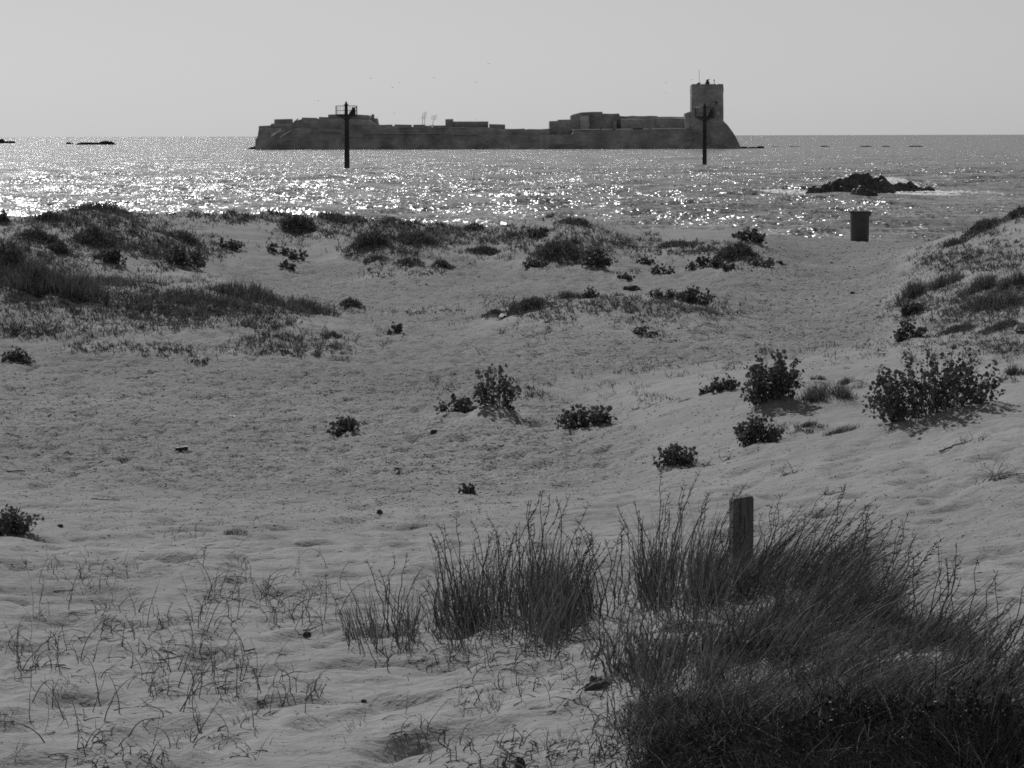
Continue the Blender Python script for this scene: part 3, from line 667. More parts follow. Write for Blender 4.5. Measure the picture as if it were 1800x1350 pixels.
LX = np.arange(-80, 1888, 8.0); LYp = np.arange(355, 1460, 2.5); LAT = np.empty((len(LX), len(LYp)))
_rz = np.array([ray(900, y)[2] for y in LYp])
for i_, x_ in enumerate(LX):
    d_ = ray(x_, 700); zc_ = zat(d_[0] * _mY, _mY); rz_ = _rz + (ray(x_, 700)[2] - ray(900, 700)[2])
    below = (CAM_H + rz_[:, None] * _mY[None]) < zc_[None]
    k_ = below.argmax(1); k_[~below.any(1)] = np.searchsorted(_mY, 92); LAT[i_] = _mY[np.maximum(k_, 1)]
def gpv(px, py):
    i = np.clip(np.round((px - LX[0]) / 8).astype(int), 0, len(LX) - 1); f = np.clip((py - LYp[0]) / 2.5, 0, len(LYp) - 1.001); j = f.astype(int); f -= j
    Y = np.where(np.abs(LAT[i, j + 1] - LAT[i, j]) < 4, LAT[i, j] * (1 - f) + LAT[i, j + 1] * f, LAT[i, j])
    X = (ray(900, 700)[0] + (px - 900) / F * 1.0) * Y
    return np.stack([X, Y, zat(X, Y)], -1)

# ------------------------------------------------------------------ sea
WN = 560
wy = np.concatenate([np.exp(np.linspace(math.log(100), math.log(420), 420)), np.exp(np.linspace(math.log(421.5), math.log(3200), 430))])
wsx = np.concatenate([[-4, -2.5, -1.7, -1.35], np.linspace(-1.15, 1.15, 300), [1.35, 1.7, 2.5, 4]])
WS, WY = np.meshgrid(wsx, wy); WX = WS / 6.6667 * WY
dyr = np.gradient(wy)[:, None]; WZ = np.zeros_like(WX); wr = np.random.RandomState(11)
for i in range(46):
    L = 1.4 * (12 ** (i / 45.0)); th = wr.normal(.2, .38); amp = .0062 * L * wr.uniform(.6, 1.3)
    if L > 7: amp *= (7 / L) ** 1.2
    kx = math.sin(th) * 2 * math.pi / L; ky = math.cos(th) * 2 * math.pi / L; ph = wr.uniform(0, 6.28)
    w = np.clip((L / (dyr * 2.6) - .8), 0, 1)
    s_ = np.sin(kx * WX + ky * WY + ph); WZ += amp * w * (s_ + .35 * s_ * s_)
WZ *= (.75 + .5 * np.clip(noise2(WX * .03, WY * .02, 4) + .5, 0, 1))
WZ *= np.clip((WY - 118) / 30, .15, 1)
g = Geo(); nr, ncw = WX.shape; I = np.arange(nr * ncw).reshape(nr, ncw)
g.add(np.stack([WX, WY, WZ], -1).reshape(-1, 3), np.stack([I[:-1, :-1], I[:-1, 1:], I[1:, 1:], I[1:, :-1]], -1).reshape(-1, 4))
sea = g.build('sea', M_water, smooth=True); sea['kind'] = 'structure'
g = Geo()
x0 = WX[-1]; far = 40000
g.add(np.vstack([np.stack([x0, np.full(ncw, wy[-1]), WZ[-1]], -1), np.stack([x0 * far / wy[-1], np.full(ncw, far), np.zeros(ncw)], -1)]),
      [(i, i + 1, i + 1 + ncw, i + ncw) for i in range(ncw - 1)])
g.build('distant_sea', M_water, smooth=True)['kind'] = 'structure'

def sea_point(px, py):
    r = ray(px, py); Y = -CAM_H / r[2]
    return np.array([r[0] * Y, Y, 0.0])

# ------------------------------------------------------------------ fortress on its islet
FY = 1150.0
MPP = FY / F
def fx(px, Y=FY): return ray(px, 240)[0] * Y
def fz(px, py, Y=FY): return at(px, py, Y)[2]
fort = empty('island_fortress', (fx(870), FY, 0), 'dark ruined stone fortress stretched along a low islet on the horizon', 'fortress')
OX, OY = fort.location[0], fort.location[1]
frs = random.Random(5)
def wall(name, prof, y0, y1, m=M_castle, batter=.0, base=-1.0, rough=.12, parent=fort, step=2.0, top_relief=True):
    """a wall whose top follows prof [(px,py)...]; front at y0, back at y1, courses of rough stone"""
    xs = []; zs = []
    for (a, za), (b, zb) in zip(prof[:-1], prof[1:]):
        xa, xb = fx(a, y0), fx(b, y0); k = max(1, int(abs(xb - xa) / step))
        for i in range(k):
            t = i / k; xs.append(xa + (xb - xa) * t); zs.append(fz(a, za, y0) * (1 - t) + fz(b, zb, y0) * t + (frs.uniform(-rough, rough) if i else 0))
    xs.append(fx(prof[-1][0], y0)); zs.append(fz(*prof[-1], y0))
    n_ = len(xs); NV = 6; V = []
    for k in range(NV + 1):
        t = k / NV
        for x, z in zip(xs, zs):
            zz = base + (z - base) * t
            V.append((x - OX, y0 - OY - batter * (1 - t) + frs.uniform(-.25, .25) * (0 < k < NV), zz))
    for x, z in zip(xs, zs): V.append((x - OX, y1 - OY, z))
    for x, z in zip(xs, zs): V.append((x - OX, y1 - OY, base))
    Qs = []
    for k in range(NV + 2):
        for i in range(n_ - 1):
            a = k * n_ + i; Qs.append((a, a + 1, a + 1 + n_, a + n_))
    g = Geo(); g.add(V, Qs)
    # end walls
    for e, fl in ((0, False), (n_ - 1, True)):
        ring = [k * n_ + e for k in range(NV + 3)]
        c = [(ring[i], ring[i + 1], ring[-1]) for i in range(len(ring) - 2)]
        g.t.append(np.array([tuple(reversed(x)) if not fl else x for x in c]))
    return g.build(name, m, parent)
def block(name, x0, x1, ytop, ybot, y0, y1, m=M_castle, parent=fort):
    g = Geo(); xa, xb = fx(x0, y0) - OX, fx(x1, y0) - OX
    zt = fz((x0 + x1) / 2, ytop, y0); zb = fz((x0 + x1) / 2, ybot, y0)
    j = lambda: frs.uniform(-.12, .12)
    Y0, Y1 = y0 - OY, y1 - OY
    v = [(xa, Y0, zb), (xb, Y0, zb), (xb, Y1, zb), (xa, Y1, zb), (xa + j(), Y0 + j(), zt + j()), (xb + j(), Y0 + j(), zt + j()), (xb + j(), Y1, zt + j()), (xa + j(), Y1, zt + j())]
    g.add(v, [(3, 2, 1, 0), (4, 5, 6, 7), (0, 1, 5, 4), (1, 2, 6, 5), (2, 3, 7, 6), (3, 0, 4, 7)])
    return g.build(name, m, parent)
# outer sea wall left half
wall('sea_wall', [(449, 252), (449, 244), (453, 239), (455, 225), (468, 225), (560, 226), (640, 230), (700, 235), (800, 236), (900, 237), (968, 237)], FY, FY + 12, batter=2.5)
wall('bastion_wall', [(455, 221.5), (475, 220.5), (478, 217), (484, 218), (513, 217), (519, 213), (530, 209.5), (577, 208), (648, 210), (663, 219.5), (700, 222), (783, 223), (860, 224), (888, 227), (966, 228)], FY + 6, FY + 40, m=M_castle2)
block('parapet_block', 482, 513, 209.5, 219, FY + 9, FY + 16)
block('parapet_block', 531, 555, 207, 213, FY + 9, FY + 20)
block('parapet_block', 561, 580, 206, 213, FY + 9, FY + 20)
wall('upper_bastion', [(577, 201.5), (600, 200.5), (648, 202.5), (651, 208), (661, 208), (663, 219)], FY + 12, FY + 30, base=6)
g = Geo(); c = (fx(655.5, FY + 20) - OX, 20, fz(655, 208, FY + 20)); box(g, c[0] - .5, c[0] + .5, 19.5, 20.5, c[2] - .3, c[2] + .9)
g.add([(c[0] - .7, 19.4, c[2] + .8), (c[0] + .7, 19.4, c[2] + .8), (c[0] + .7, 20.6, c[2] + .8), (c[0] - .7, 20.6, c[2] + .8), (c[0], 20, c[2] + 1.6)], None, [(0, 1, 4), (1, 2, 4), (2, 3, 4), (3, 0, 4)])
g.build('sentry_turret', M_castle, fort)
for a, b, t in ((664, 689, 219.2), (693, 723, 219), (727, 746, 219), (746, 758, 221), (761, 783, 221), (860, 888, 218.6), (889, 923, 226.6), (927, 950, 226.8), (952, 966, 226.5)):
    block('parapet_block', a, b, t, t + 14, FY + 8, FY + 14)
block('wall_house', 796, 858, 213.6, 226, FY + 9, FY + 22)
block('watch_turret', 783, 796, 209.2, 226, FY + 8, FY + 16)
# diagonal ramps and ledges; the pale ledge material paints in their sunlight
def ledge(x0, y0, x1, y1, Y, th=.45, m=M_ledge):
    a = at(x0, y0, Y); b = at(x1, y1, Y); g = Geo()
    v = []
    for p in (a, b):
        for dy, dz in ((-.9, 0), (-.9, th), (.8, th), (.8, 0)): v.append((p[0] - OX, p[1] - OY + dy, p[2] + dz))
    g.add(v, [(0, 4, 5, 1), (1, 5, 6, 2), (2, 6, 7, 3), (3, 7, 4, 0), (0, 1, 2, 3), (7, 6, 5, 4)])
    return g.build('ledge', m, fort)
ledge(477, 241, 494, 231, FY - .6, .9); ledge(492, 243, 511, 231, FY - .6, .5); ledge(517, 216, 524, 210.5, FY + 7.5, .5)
for a, b, y in ((618, 636, 220.3), (644, 662, 220.5), (640, 790, 235.6), (795, 840, 236.6), (560, 600, 232.5), (700, 745, 224.2), (760, 820, 225.4), (600, 690, 241.5)):
    ledge(a, y, b, y, FY - (.4 if y > 230 else -6.2 + .6), .25, M_castle2)
# right half
wall('outer_rampart', [(950, 237), (1005, 236), (1009, 231), (1040, 229.5), (1080, 228.5), (1140, 227.5), (1216, 228)], FY - 6, FY + 10, batter=1.5)
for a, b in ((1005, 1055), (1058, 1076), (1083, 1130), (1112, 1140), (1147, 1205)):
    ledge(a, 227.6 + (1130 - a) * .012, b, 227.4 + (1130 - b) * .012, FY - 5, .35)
wall('keep_wall', [(966, 213), (981, 212.5), (981, 210.5), (1004, 210), (1004, 203), (1008, 201), (1022, 197.5), (1040, 196.6), (1059, 196.5), (1059, 199.6), (1088, 199.5), (1090, 204), (1155, 204), (1156, 205.2), (1206, 205.2)], FY + 12, FY + 34)
block('buttress', 1020, 1036, 203, 228, FY + 8, FY + 12.5, M_castle2); block('buttress', 1078, 1084, 212, 229, FY + 9, FY + 12.5)
block('barrack', 1092, 1150, 209, 229, FY + 7, FY + 12.4, M_castle2); block('barrack', 1148, 1204, 207.5, 229, FY + 8, FY + 12.4, M_castle2)
g = Geo(); xa, xb = fx(1204, FY + 4) - OX, fx(1224, FY + 4) - OX; zb, zt, zr = fz(1210, 235, FY + 4), fz(1210, 199.5, FY + 4), fz(1213, 196, FY + 4); xm = (xa + xb) / 2
g.add([(xa, 4, zb), (xb, 4, zb), (xb, 12, zb), (xa, 12, zb), (xa, 4, zt), (xb, 4, zt), (xb, 12, zt), (xa, 12, zt), (xm, 4, zr), (xm, 12, zr)],
      [(0, 1, 5, 4), (1, 2, 6, 5), (2, 3, 7, 6), (3, 0, 4, 7), (4, 8, 9, 7), (5, 6, 9, 8)], [(4, 5, 8), (7, 9, 6)])
g.build('gable_house', M_castle2, fort)
# tower with battered foot
g = Geo(); TY0, TY1 = FY + 2, FY + 13
prof = [(212.5, 1216, 1271.5), (205, 1215.6, 1271.8), (190, 1215.8, 1271.6), (165, 1216, 1271.2), (158, 1215.4, 1272), (149, 1216, 1271.2)]
V = []; rows = []
for py, a, b in prof: rows.append((fx(a, TY0) - OX, fx(b, TY0) - OX, fz(1243, py, TY0), TY0 - OY, TY1 - OY))
foot = [(262, 1213, 1303, 3.2), (257, 1213, 1300.5, 2.6), (250, 1213.5, 1297, 2.1), (243, 1214, 1294, 1.6), (232, 1214.5, 1287.5, 1.0), (221, 1215, 1279.5, .5)]
rows = [(fx(a, TY0) - OX, fx(b, TY0) - OX, fz(1243, py, TY0), TY0 - OY - k, TY1 - OY + k) for py, a, b, k in foot] + rows
for xa, xb, z, ya, yb in rows:
    for t in np.linspace(0, 1, 7): V.append((xa + (xb - xa) * t, ya + frs.uniform(-.1, .1), z + frs.uniform(-.05, .05)))
    V.append((xb, yb, z)); V.append((xa, yb, z))
Qs = [(k * 9 + i, k * 9 + (i + 1) % 9, (k + 1) * 9 + (i + 1) % 9, (k + 1) * 9 + i) for k in range(len(rows) - 1) for i in range(9)]
g.add(V, Qs); L_ = (len(rows) - 1) * 9
g.t.append(np.array([(L_ + 7, L_ + i, L_ + i + 1) for i in range(6)] + [(L_ + 8, L_, L_ + 7)]))
tower = g.build('tower', M_castle, fort)
zt = fz(1243, 149, TY0)
for a, b in ((1216, 1229), (1231, 1246), (1248, 1259), (1261, 1271)):
    g = Geo(); xa, xb = fx(a, TY0) - OX, fx(b, TY0) - OX; box(g, xa, xb, 1.9, 3.0, zt - .02, zt + .25); g.build('parapet', M_castle, tower)
g = Geo(); xa, xb = fx(1259.5, TY0) - OX, fx(1265.5, TY0) - OX; box(g, xa, xb, 1.2, 1.75, fz(1262, 202, TY0), fz(1262, 196, TY0)); g.build('pale_shutter', mat('pale_window', .5), tower)
for px, py in ((1258, 178),):
    g = Geo(); xa = fx(px, TY0) - OX; z_ = fz(px, py, TY0); box(g, xa, xa + .45, 1.6, 1.82, z_ - .9, z_); g.build('slit_window', M_pole, tower)
g = Geo(); xc = fx(1243.5, TY0 + 5) - OX
tube(g, [(xc, 7, zt), (xc, 7, zt + 1.0)], .75, 10); tube(g, [(xc, 7, zt + 1.0), (xc, 7, zt + 1.7)], .45, 10)
lan = g.build('lantern', M_pole, fort)
g = Geo(); tube(g, [(xc, 7, zt + 1.7), (xc, 7, zt + 1.85), (xc, 7, zt + 2.15)], [1.0, .9, .15], 12); g.build('lantern_roof', M_white, lan)
g = Geo(); xc = fx(1229, TY0 + 5) - OX; tube(g, [(xc, 7, zt), (xc, 7, zt + 5)], .06, 5); g.build('antenna', M_pole, fort)
g = Geo(); xc = fx(1255.3, TY0 + 5) - OX; tube(g, [(xc, 7, zt), (xc, 7, zt + 2)], .10, 5); tube(g, [(xc, 7, zt + 1.3), (xc, 7, zt + 1.7)], .2, 5); g.build('mast', M_pole, fort)
g = Geo(); xc = fx(1227, TY0 + 4) - OX; g.add([(xc - 1.1, 6, zt), (xc + .6, 6, zt), (xc + .9, 6, zt + .9), (xc - .1, 6, zt + .7), (xc - 1.1, 7.5, zt), (xc + .6, 7.5, zt), (xc + .9, 7.5, zt + .9), (xc - .1, 7.5, zt + .7)],
      [(0, 1, 2, 3), (7, 6, 5, 4), (0, 4, 5, 1), (1, 5, 6, 2), (2, 6, 7, 3), (3, 7, 4, 0)]); g.build('solar_panel', M_pole, fort)
# agave stalks on the rampart
for i, (px, top, lean, txt) in enumerate(((743, 199.5, 0, 'thin bare agave stalk, leftmost of three on the fortress rampart'), (746, 196.5, 1.2, 'tallest straight agave stalk with small buds on the rampart'), (759.5, 202, 5, 'leaning agave stalk with a branching head on the rampart'))):
    Y = FY + 16; b_ = np.array([fx(px, Y), Y, fz(px, 222.5, Y)]); e = empty('agave_plant', b_, txt, 'plant', None)
    H = fz(px, top, Y) - b_[2]; g = Geo(); P = [(lean * MPP * t, 0, H * t) for t in np.linspace(0, 1, 5)]; tube(g, P, [.09, .08, .07, .06, .04], 5); st = g.build('stalk', M_twig, e)
    g = Geo()
    for k in range(7 if i else 3):
        t = .55 + .45 * k / 7; p = np.array([lean * MPP * t, 0, H * t]); d = np.array([(-1) ** k * (.5 + .3 * (i == 2)), 0, .15]); tube(g, [p, p + d], [.05, .03], 4); tube(g, [p + d, p + d + (0, 0, .12)], .16, 5)
    g.build('flower_head', M_twig, e)
    g = Geo()
    for k in range(8):
        a = k * .785; d = np.array([math.cos(a), math.sin(a) * .6, .9]); g.add([(-.1, 0, 0), (.1, 0, 0), tuple(d * .9)], None, [(0, 1, 2)])
    g.build('leaf_rosette', M_scrub, e)

# ------------------------------------------------------------------ rocks
def rock_geo(cx, cy, w, h, dp, seed, base=-.3, nu=44, nv=20, rough=.13):
    """irregular boulder: half dome with ridged noise"""
    th = np.linspace(0, 2 * math.pi, nu, endpoint=False); ph = np.linspace(0, 1, nv)
    T, Pp = np.meshgrid(th, ph)
    R = np.cos(Pp * math.pi / 2) ** .75
    x = np.cos(T) * R; y = np.sin(T) * R; z = np.sin(Pp * math.pi / 2) ** .85
    nn = 1 + rough * 1.5 * noise2(x * 1.6 + seed, y * 1.6 + z * 1.2, seed) + rough * .6 * noise2(x * 3.5, y * 3.5 + z * 3, seed + 3) + rough * .28 * noise2(x * 9, y * 9 + z * 8, seed + 5)
    X = cx + x * w / 2 * nn; Y = cy + y * dp / 2 * nn; Z = base + (z * nn) * (h - base)
    g = Geo(); Vv = np.stack([X, Y, Z], -1).reshape(-1, 3); q_ = []
    for i in range(nv - 1):
        for j in range(nu): q_.append((i * nu + j, i * nu + (j + 1) % nu, (i + 1) * nu + (j + 1) % nu, (i + 1) * nu + j))
    g.add(Vv, q_); return g
SY = sea_point(1530, 350)[1]
def searock(x0, x1, top, bot, label, seed, m=M_rock, name='sea_rock', dy=0, cat='rock', lobes=None, flat=1.0):
    p = sea_point((x0 + x1) / 2, bot); Y = p[1] + dy; w = (x1 - x0) * Y / F; h = at((x0 + x1) / 2, top, Y)[2]
    g = Geo(); r_ = random.Random(seed)
    parts_ = lobes or [(0, 1, 1)]
    for (ox, ww, hh) in parts_:
        q = rock_geo(ox * w, r_.uniform(-.1, .1) * w * .2, w * ww, h * hh * .93, w * ww * .7 * flat, seed + int(ox * 10) % 7)
        g.add(q.verts(), q.q[0]); seed += 1
    o = g.build(name, m, None, smooth=True); o.location = (p[0], Y, 0)
    return tag(o, label, cat)
searock(1445, 1572, 303, 346, 'largest black wave-washed rock, rounded top, in the shallows behind the bin', 3, lobes=[(-.02, .62, 1.0), (.27, .5, .82), (-.3, .45, .62), (.02, .9, .55)])
searock(1417, 1466, 325, 348, 'low black rock lobe at the left end of the shallow-water rocks', 8, lobes=[(-.22, .55, .95), (.2, .6, 1.0)])
searock(1560, 1643, 318, 342, 'separate black rock with pale foam before it, right of the largest rock', 12, lobes=[(-.12, .65, 1.0), (.28, .48, .62), (0, .95, .45)])
searock(1491, 1546, 328, 352, 'small pitted rock standing foremost, in front of the largest sea rock', 17, lobes=[(-.1, .7, 1.0), (.25, .5, .7)])
searock(1545, 1556, 343, 351, 'tiny dark stone beside the foremost sea rock', 19)
searock(1346, 1370, 339, 345, 'flat dark rock awash left of the black rocks', 21)
searock(1380, 1416, 338.5, 343, 'thin low ledge awash between the flat rock and the black rocks', 23, lobes=[(-.3, .5, .8), (.2, .7, 1)])
searock(-14, 25, 244.5, 252, 'dark rock at the left edge of the sea, near the horizon', 31, M_reef, lobes=[(-.2, .7, 1), (.3, .5, .55)], flat=.4)
searock(115, 128, 250, 253.5, 'small left outlier of the far reef near the horizon', 33, M_reef, flat=.4)
searock(131, 205, 248, 254.5, 'long low reef with two humps near the horizon, left of the fortress', 35, M_reef, lobes=[(-.15, .6, .7), (.27, .42, 1.0), (0, 1, .4)], flat=.3)
searock(1296, 1346, 257, 261, 'ragged low rocks trailing off from the tower foot', 41, M_reef, name='reef', lobes=[(-.3, .4, .8), (.05, .4, .7), (.32, .3, 1.0), (0, 1, .45)], flat=.25)
for k, (a, b, t, lb) in enumerate(((1352, 1374, 257.4, 'first'), (1384, 1408, 257.1, 'second'), (1441, 1459, 256.2, 'third'), (1512, 1533, 256.2, 'fourth'), (1548, 1566, 256.4, 'fifth'), (1596, 1624, 256, 'sixth'))):
    searock(a, b, t, 258, lb + ' of the six thin reef outcrops right of the fortress tower', 50 + k, M_reef, name='reef', flat=.25)
searock(437, 480, 256.5, 262.5, 'low shelf of rock at the left foot of the fortress', 61, M_reef, name='shelf_rock', lobes=[(0, 1, 1)], flat=.3)
searock(1200, 1232, 250, 262, 'paler rubble heap at the foot of the tower, left of the right beacon', 66, mat('pale_rubble', .34, .9, var=.4, vscale=.8), name='rubble', lobes=[(-.2, .7, 1), (.25, .5, .8)], flat=.25)
searock(960, 1022, 254, 262.3, 'pale sloping rubble bank at the middle of the fortress foot', 67, mat('bank_rubble', .27, .9, var=.3, vscale=.5), name='rubble', flat=.2)

# foam
def foam(pts_, wpx, hz, seed, name, lab):
    g = Geo(); r_ = np.random.RandomState(seed)
    for px, py, s_ in pts_:
        p = sea_point(px, py)
        for k in range(int(150 * s_)):
            x = p[0] + r_.normal(0, wpx * p[1] / F * .45); y = p[1] + r_.normal(0, 3.6); r1 = r_.uniform(.06, .42) * s_; hh = r_.uniform(.02, hz)
            th = np.arange(7) * .898 + r_.uniform(0, 6); rr = r1 * r_.uniform(.6, 1.4, 7)
            vv = np.stack([x + np.cos(th) * rr * 1.6, y + np.sin(th) * rr, np.full(7, .08)], -1)
            vv = np.vstack([vv, (x, y, .2 + hh)]); g.add(vv, None, [(j, (j + 1) % 7, 7) for j in range(7)])
    o = g.build(name, M_foam, smooth=True); tag(o, lab, 'foam', None, 'stuff'); return o
foam([(1330, 343, 1.7), (1310, 342, 1.4), (1355, 346, 1.3), (1390, 346, 1.2), (1400, 338, 1)], 20, .4, 1, 'surf_foam', 'white surf breaking on the left side of the black rocks')
foam([(x, 347 - (x - 1560) * .04, 1.2) for x in range(1560, 1670, 16)] + [(1690, 342, .8), (1745, 344, .5)], 14, .13, 2, 'surf_foam', 'white surf line washing right of the black rocks')
foam([(1578, 328, 1.6), (1572, 324, 1.2), (1585, 330, 1.2)], 8, .5, 3, 'surf_foam', 'spray thrown up in the gap between the two big rocks')
foam([(1430, 351, .8), (1470, 352, .8), (1500, 354, .9), (1540, 355, .9)], 12, .07, 4, 'surf_foam', 'thin foam lapping the front of the black rocks')

# ------------------------------------------------------------------ beacons
def beacon(px, py, ptop, label, wpole, pl, pr, plat, rail_top, tp):
    p = sea_point(px, py); Y = p[1]; m_ = Y / F; e = empty('channel_beacon', (p[0], Y, 0), label, 'beacon')
    zz = lambda q: at(px, q, Y)[2]; X = lambda q: ray(q, 240)[0] * Y - p[0]
    r_ = wpole * m_ / 2; zp = zz(plat)
    g = Geo(); tube(g, [(0, 0, -3), (0, 0, 0), (0, 0, zp * .5), (0, 0, zp - .45)], [r_ * 1.02, r_ * 1.02, r_, r_ * .93], 16); pole = g.build('pole', M_pole, e, smooth=False)
    for k in (.12, .42, .7):
        g = Geo(); tube(g, [(0, 0, zp * k), (0, 0, zp * k + .12)], r_ * 1.12, 16); g.build('band', M_pole, pole)
    g = Geo(); a, b = X(pl), X(pr); cx = (a + b) / 2; R = (b - a) / 2
    tube(g, [(cx, 0, zp - .62), (cx, 0, zp - .12)], [r_ * 1.05, R * .93], 18); g.build('bracket_cone', M_pole, e)
    g = Geo(); tube(g, [(cx, 0, zp - .12), (cx, 0, zp + .1)], R, 18); g.build('platform', M_pole, e)
    zr = zz(rail_top); g = Geo(); th = np.linspace(0, 2 * math.pi, 19)
    tube(g, [(cx + R * .96 * math.cos(t), R * .96 * math.sin(t), zr) for t in th], .035, 5, False); g.build('top_rail', M_pole, e)
    g = Geo(); tube(g, [(cx + R * .96 * math.cos(t), R * .96 * math.sin(t), (zr * .5 + zp * .5)) for t in th], .02, 4, False); g.build('middle_rail', M_pole, e)
    me = None
    for t in np.linspace(0, 2 * math.pi, 20, endpoint=False):
        g = Geo(); rr = .018; tube(g, [(0, 0, 0), (0, 0, zr - zp)], rr, 4)
        if me is None: o = g.build('baluster', M_pole, e); me = o.data
        else: o = bpy.data.objects.new('baluster', me); COL.objects.link(o); o.parent = e
        o.location = (cx + R * .96 * math.cos(t), R * .96 * math.sin(t), zp)
    for t in (0, math.pi, math.pi / 2, -math.pi / 2):
        g = Geo(); tube(g, [(cx + R * .96 * math.cos(t), R * .96 * math.sin(t), zp), (cx + R * .96 * math.cos(t), R * .96 * math.sin(t), zr)], .05, 5); g.build('rail_post', M_pole, e)
    xt = X(tp); zt_ = zz(ptop); H = zt_ - zp
    g = Geo(); tube(g, [(xt, 0, zp), (xt, 0, zp + H * .72), (xt, 0, zp + H * .74), (xt, 0, zp + H * .79), (xt, 0, zp + H * .8), (xt, 0, zp + H * .9), (xt, 0, zp + H)], [.26, .22, .34, .34, .17, .15, .03], 12)
    g.build('lantern_post', M_pole, e)
    # leaning solar panel box on the platform
    g = Geo(); x0 = xt + .32; x1 = cx + R * .82
    v = []
    for y in (-.45, .45): v += [(x0, y, zp + .1), (x1, y, zp + .1), (x1 + .02, y, zp + H * .36), (x1 - .1, y, zp + H * .5), (x1 - .42, y, zp + H * .5), ]
    g.add(v, [(0, 1, 6, 5), (1, 2, 7, 6), (2, 3, 8, 7), (3, 4, 9, 8), (4, 0, 5, 9), (0, 4, 2, 1), (5, 6, 7, 9)], [(4, 3, 2), (9, 7, 8)]); pn = g.build('battery_box', M_pole, e)
    g = Geo(); box(g, x1 - .5, x1 + .12, -.5, .5, zp + H * .5, zp + H * .56); g.build('solar_panel', M_pole, pn)
    return e
beacon(610, 298, 178, 'dark channel beacon with a railed platform against the left part of the fortress', 9, 590, 628.5, 202.5, 186, 608.8)
beacon(1238.5, 291.5, 181, 'dark channel beacon with a railed platform standing in front of the fortress tower', 7.6, 1221.5, 1256, 206, 189, 1238.5)

# ------------------------------------------------------------------ gulls
for i, (px, py, sz, a, txt) in enumerate(((559.5, 177, 3, .3, 'gull flying lowest on the left, left of the left beacon'), (652, 137.5, 4, -.5, 'gull high above the left beacon, upper left of a small flock'), (690, 154, 4, 1.2, 'darkest gull below the small flock, right of the left beacon'),
        (702, 145.5, 4, .2, 'gull just above and right of the darkest gull'), (693, 199, 3, .1, 'gull skimming just above the rampart right of the left beacon'), (763, 136.5, 4, -.6, 'gull above the three agave stalks'),
        (836.5, 145, 4, .4, 'gull above the flat-roofed house of the rampart'), (859, 112, 5, .1, 'highest gull in the sky, above the middle of the fortress'), (836, 209.5, 3, .1, 'gull gliding just over the flat roof of the rampart house'),
        (1171, 145.5, 5, .1, 'upper of two gulls left of the tower top'), (1170, 163, 3, .8, 'lower of two gulls left of the tower top'), (1215.5, 140.5, 5, .35, 'gull gliding right beside the tower top'), (663.5, 206, 3, .3, 'gull perched close to the little sentry turret'))):
    Y = 1010 + 17 * i; p = at(px, py, Y); e = empty('gull', p, txt, 'bird', 'gulls over the fortress'); s_ = sz * Y / F / 2
    g = Geo(); tube(g, [(0, -.28, 0), (0, -.12, .01), (0, .08, 0), (0, .3, .0)], [.02, .09, .08, .02], 6); g.build('body', M_gull, e)
    for sg in (-1, 1):
        c, sn = math.cos(a) * s_, math.sin(a) * s_
        g = Geo(); u = .35
        P0, P1, P2 = (0, 0, .03), (sg * .55 * s_, 0, .03 + abs(.45 * s_) * (u if sg > 0 else u)), (sg * s_, .05, .03 + .25 * s_ + sg * sn * .3)
        V = []
        for (x, y, z), w_ in zip((P0, P1, P2), (.12, .1, .02)): V += [(x, y - w_, z), (x, y + w_, z + .01), (x, y, z - .05)]
        g.add(V, [(0, 3, 4, 1), (3, 6, 7, 4), (0, 2, 5, 3), (3, 5, 8, 6), (1, 4, 5, 2), (4, 7, 8, 5)]); g.build('wing', M_gull, e)
    e.rotation_euler = (0, 0, random.Random(i).uniform(-.6, .6))

# ------------------------------------------------------------------ litter bin on the path's crest
bp = gp(1511, 424.5); bp[2] -= .01; m_ = bp[1] / F
e = empty('litter_bin', bp, 'tall dark litter bin standing open where the sand path meets the sea', 'bin')
H = 54.5 * m_; W0, W1 = 31.5 * m_ / 2, 36 * m_ / 2
def rrect(w, d, r, z, k=4):
    P = []
    for cx, cy, a0 in ((w - r, d - r, 0), (-w + r, d - r, 90), (-w + r, -d + r, 180), (w - r, -d + r, 270)):
        for i in range(k + 1):
            a = math.radians(a0 + 90 * i / k); P.append((cx + r * math.cos(a), cy + r * math.sin(a), z))
    return P
def loft(g, rings, inner=False):
    n_ = len(rings[0]); v = [p for r in rings for p in r]
    q = [(k * n_ + i, k * n_ + (i + 1) % n_, (k + 1) * n_ + (i + 1) % n_, (k + 1) * n_ + i) for k in range(len(rings) - 1) for i in range(n_)]
    g.add(v, q); return g
g = Geo(); loft(g, [rrect(W0 * .98, W0, .2, 0), rrect(W0, W0 * 1.05, .2, .04), rrect(W1 * .93, W1, .22, H * .93), rrect(W1 * .93, W1, .22, H * .95), rrect(W1 * .88, W1 * .94, .2, H * .95), rrect(W0 * .9, W0 * .9, .18, .06)])
g.build('body', M_bin, e)
g = Geo(); loft(g, [rrect(W1 * .93, W1, .22, H * .91), rrect(W1, W1 * 1.08, .22, H * .92), rrect(W1, W1 * 1.08, .22, H * .965), rrect(W1 * .9, W1 * .96, .2, H * .965)]); g.build('rim', M_bin, e)
g = Geo(); r_ = random.Random(3); n_ = 20
R1 = rrect(W1 * 1.01, W1 * 1.09, .22, H * .955); R2 = [(x * 1.0, y, H * (.975 + r_.uniform(0, .02))) for x, y, z in R1]; R3 = [(x * .88, y * .88, H * (.98 + r_.uniform(-.01, .012))) for x, y, z in R1]
loft(g, [R1, R2, R3, [(x * .8, y * .8, H * .85) for x, y, z in R1]]); g.build('bag_lining', mat('black_bag', .02, .35), e)
g = Geo(); tube(g, [(W1 * 1.0, -.12, H * .93), (W1 * 1.18, -.12, H * .95), (W1 * 1.18, .12, H * .95), (W1 * 1.0, .12, H * .93)], .018, 6); g.build('handle', M_bin, e)
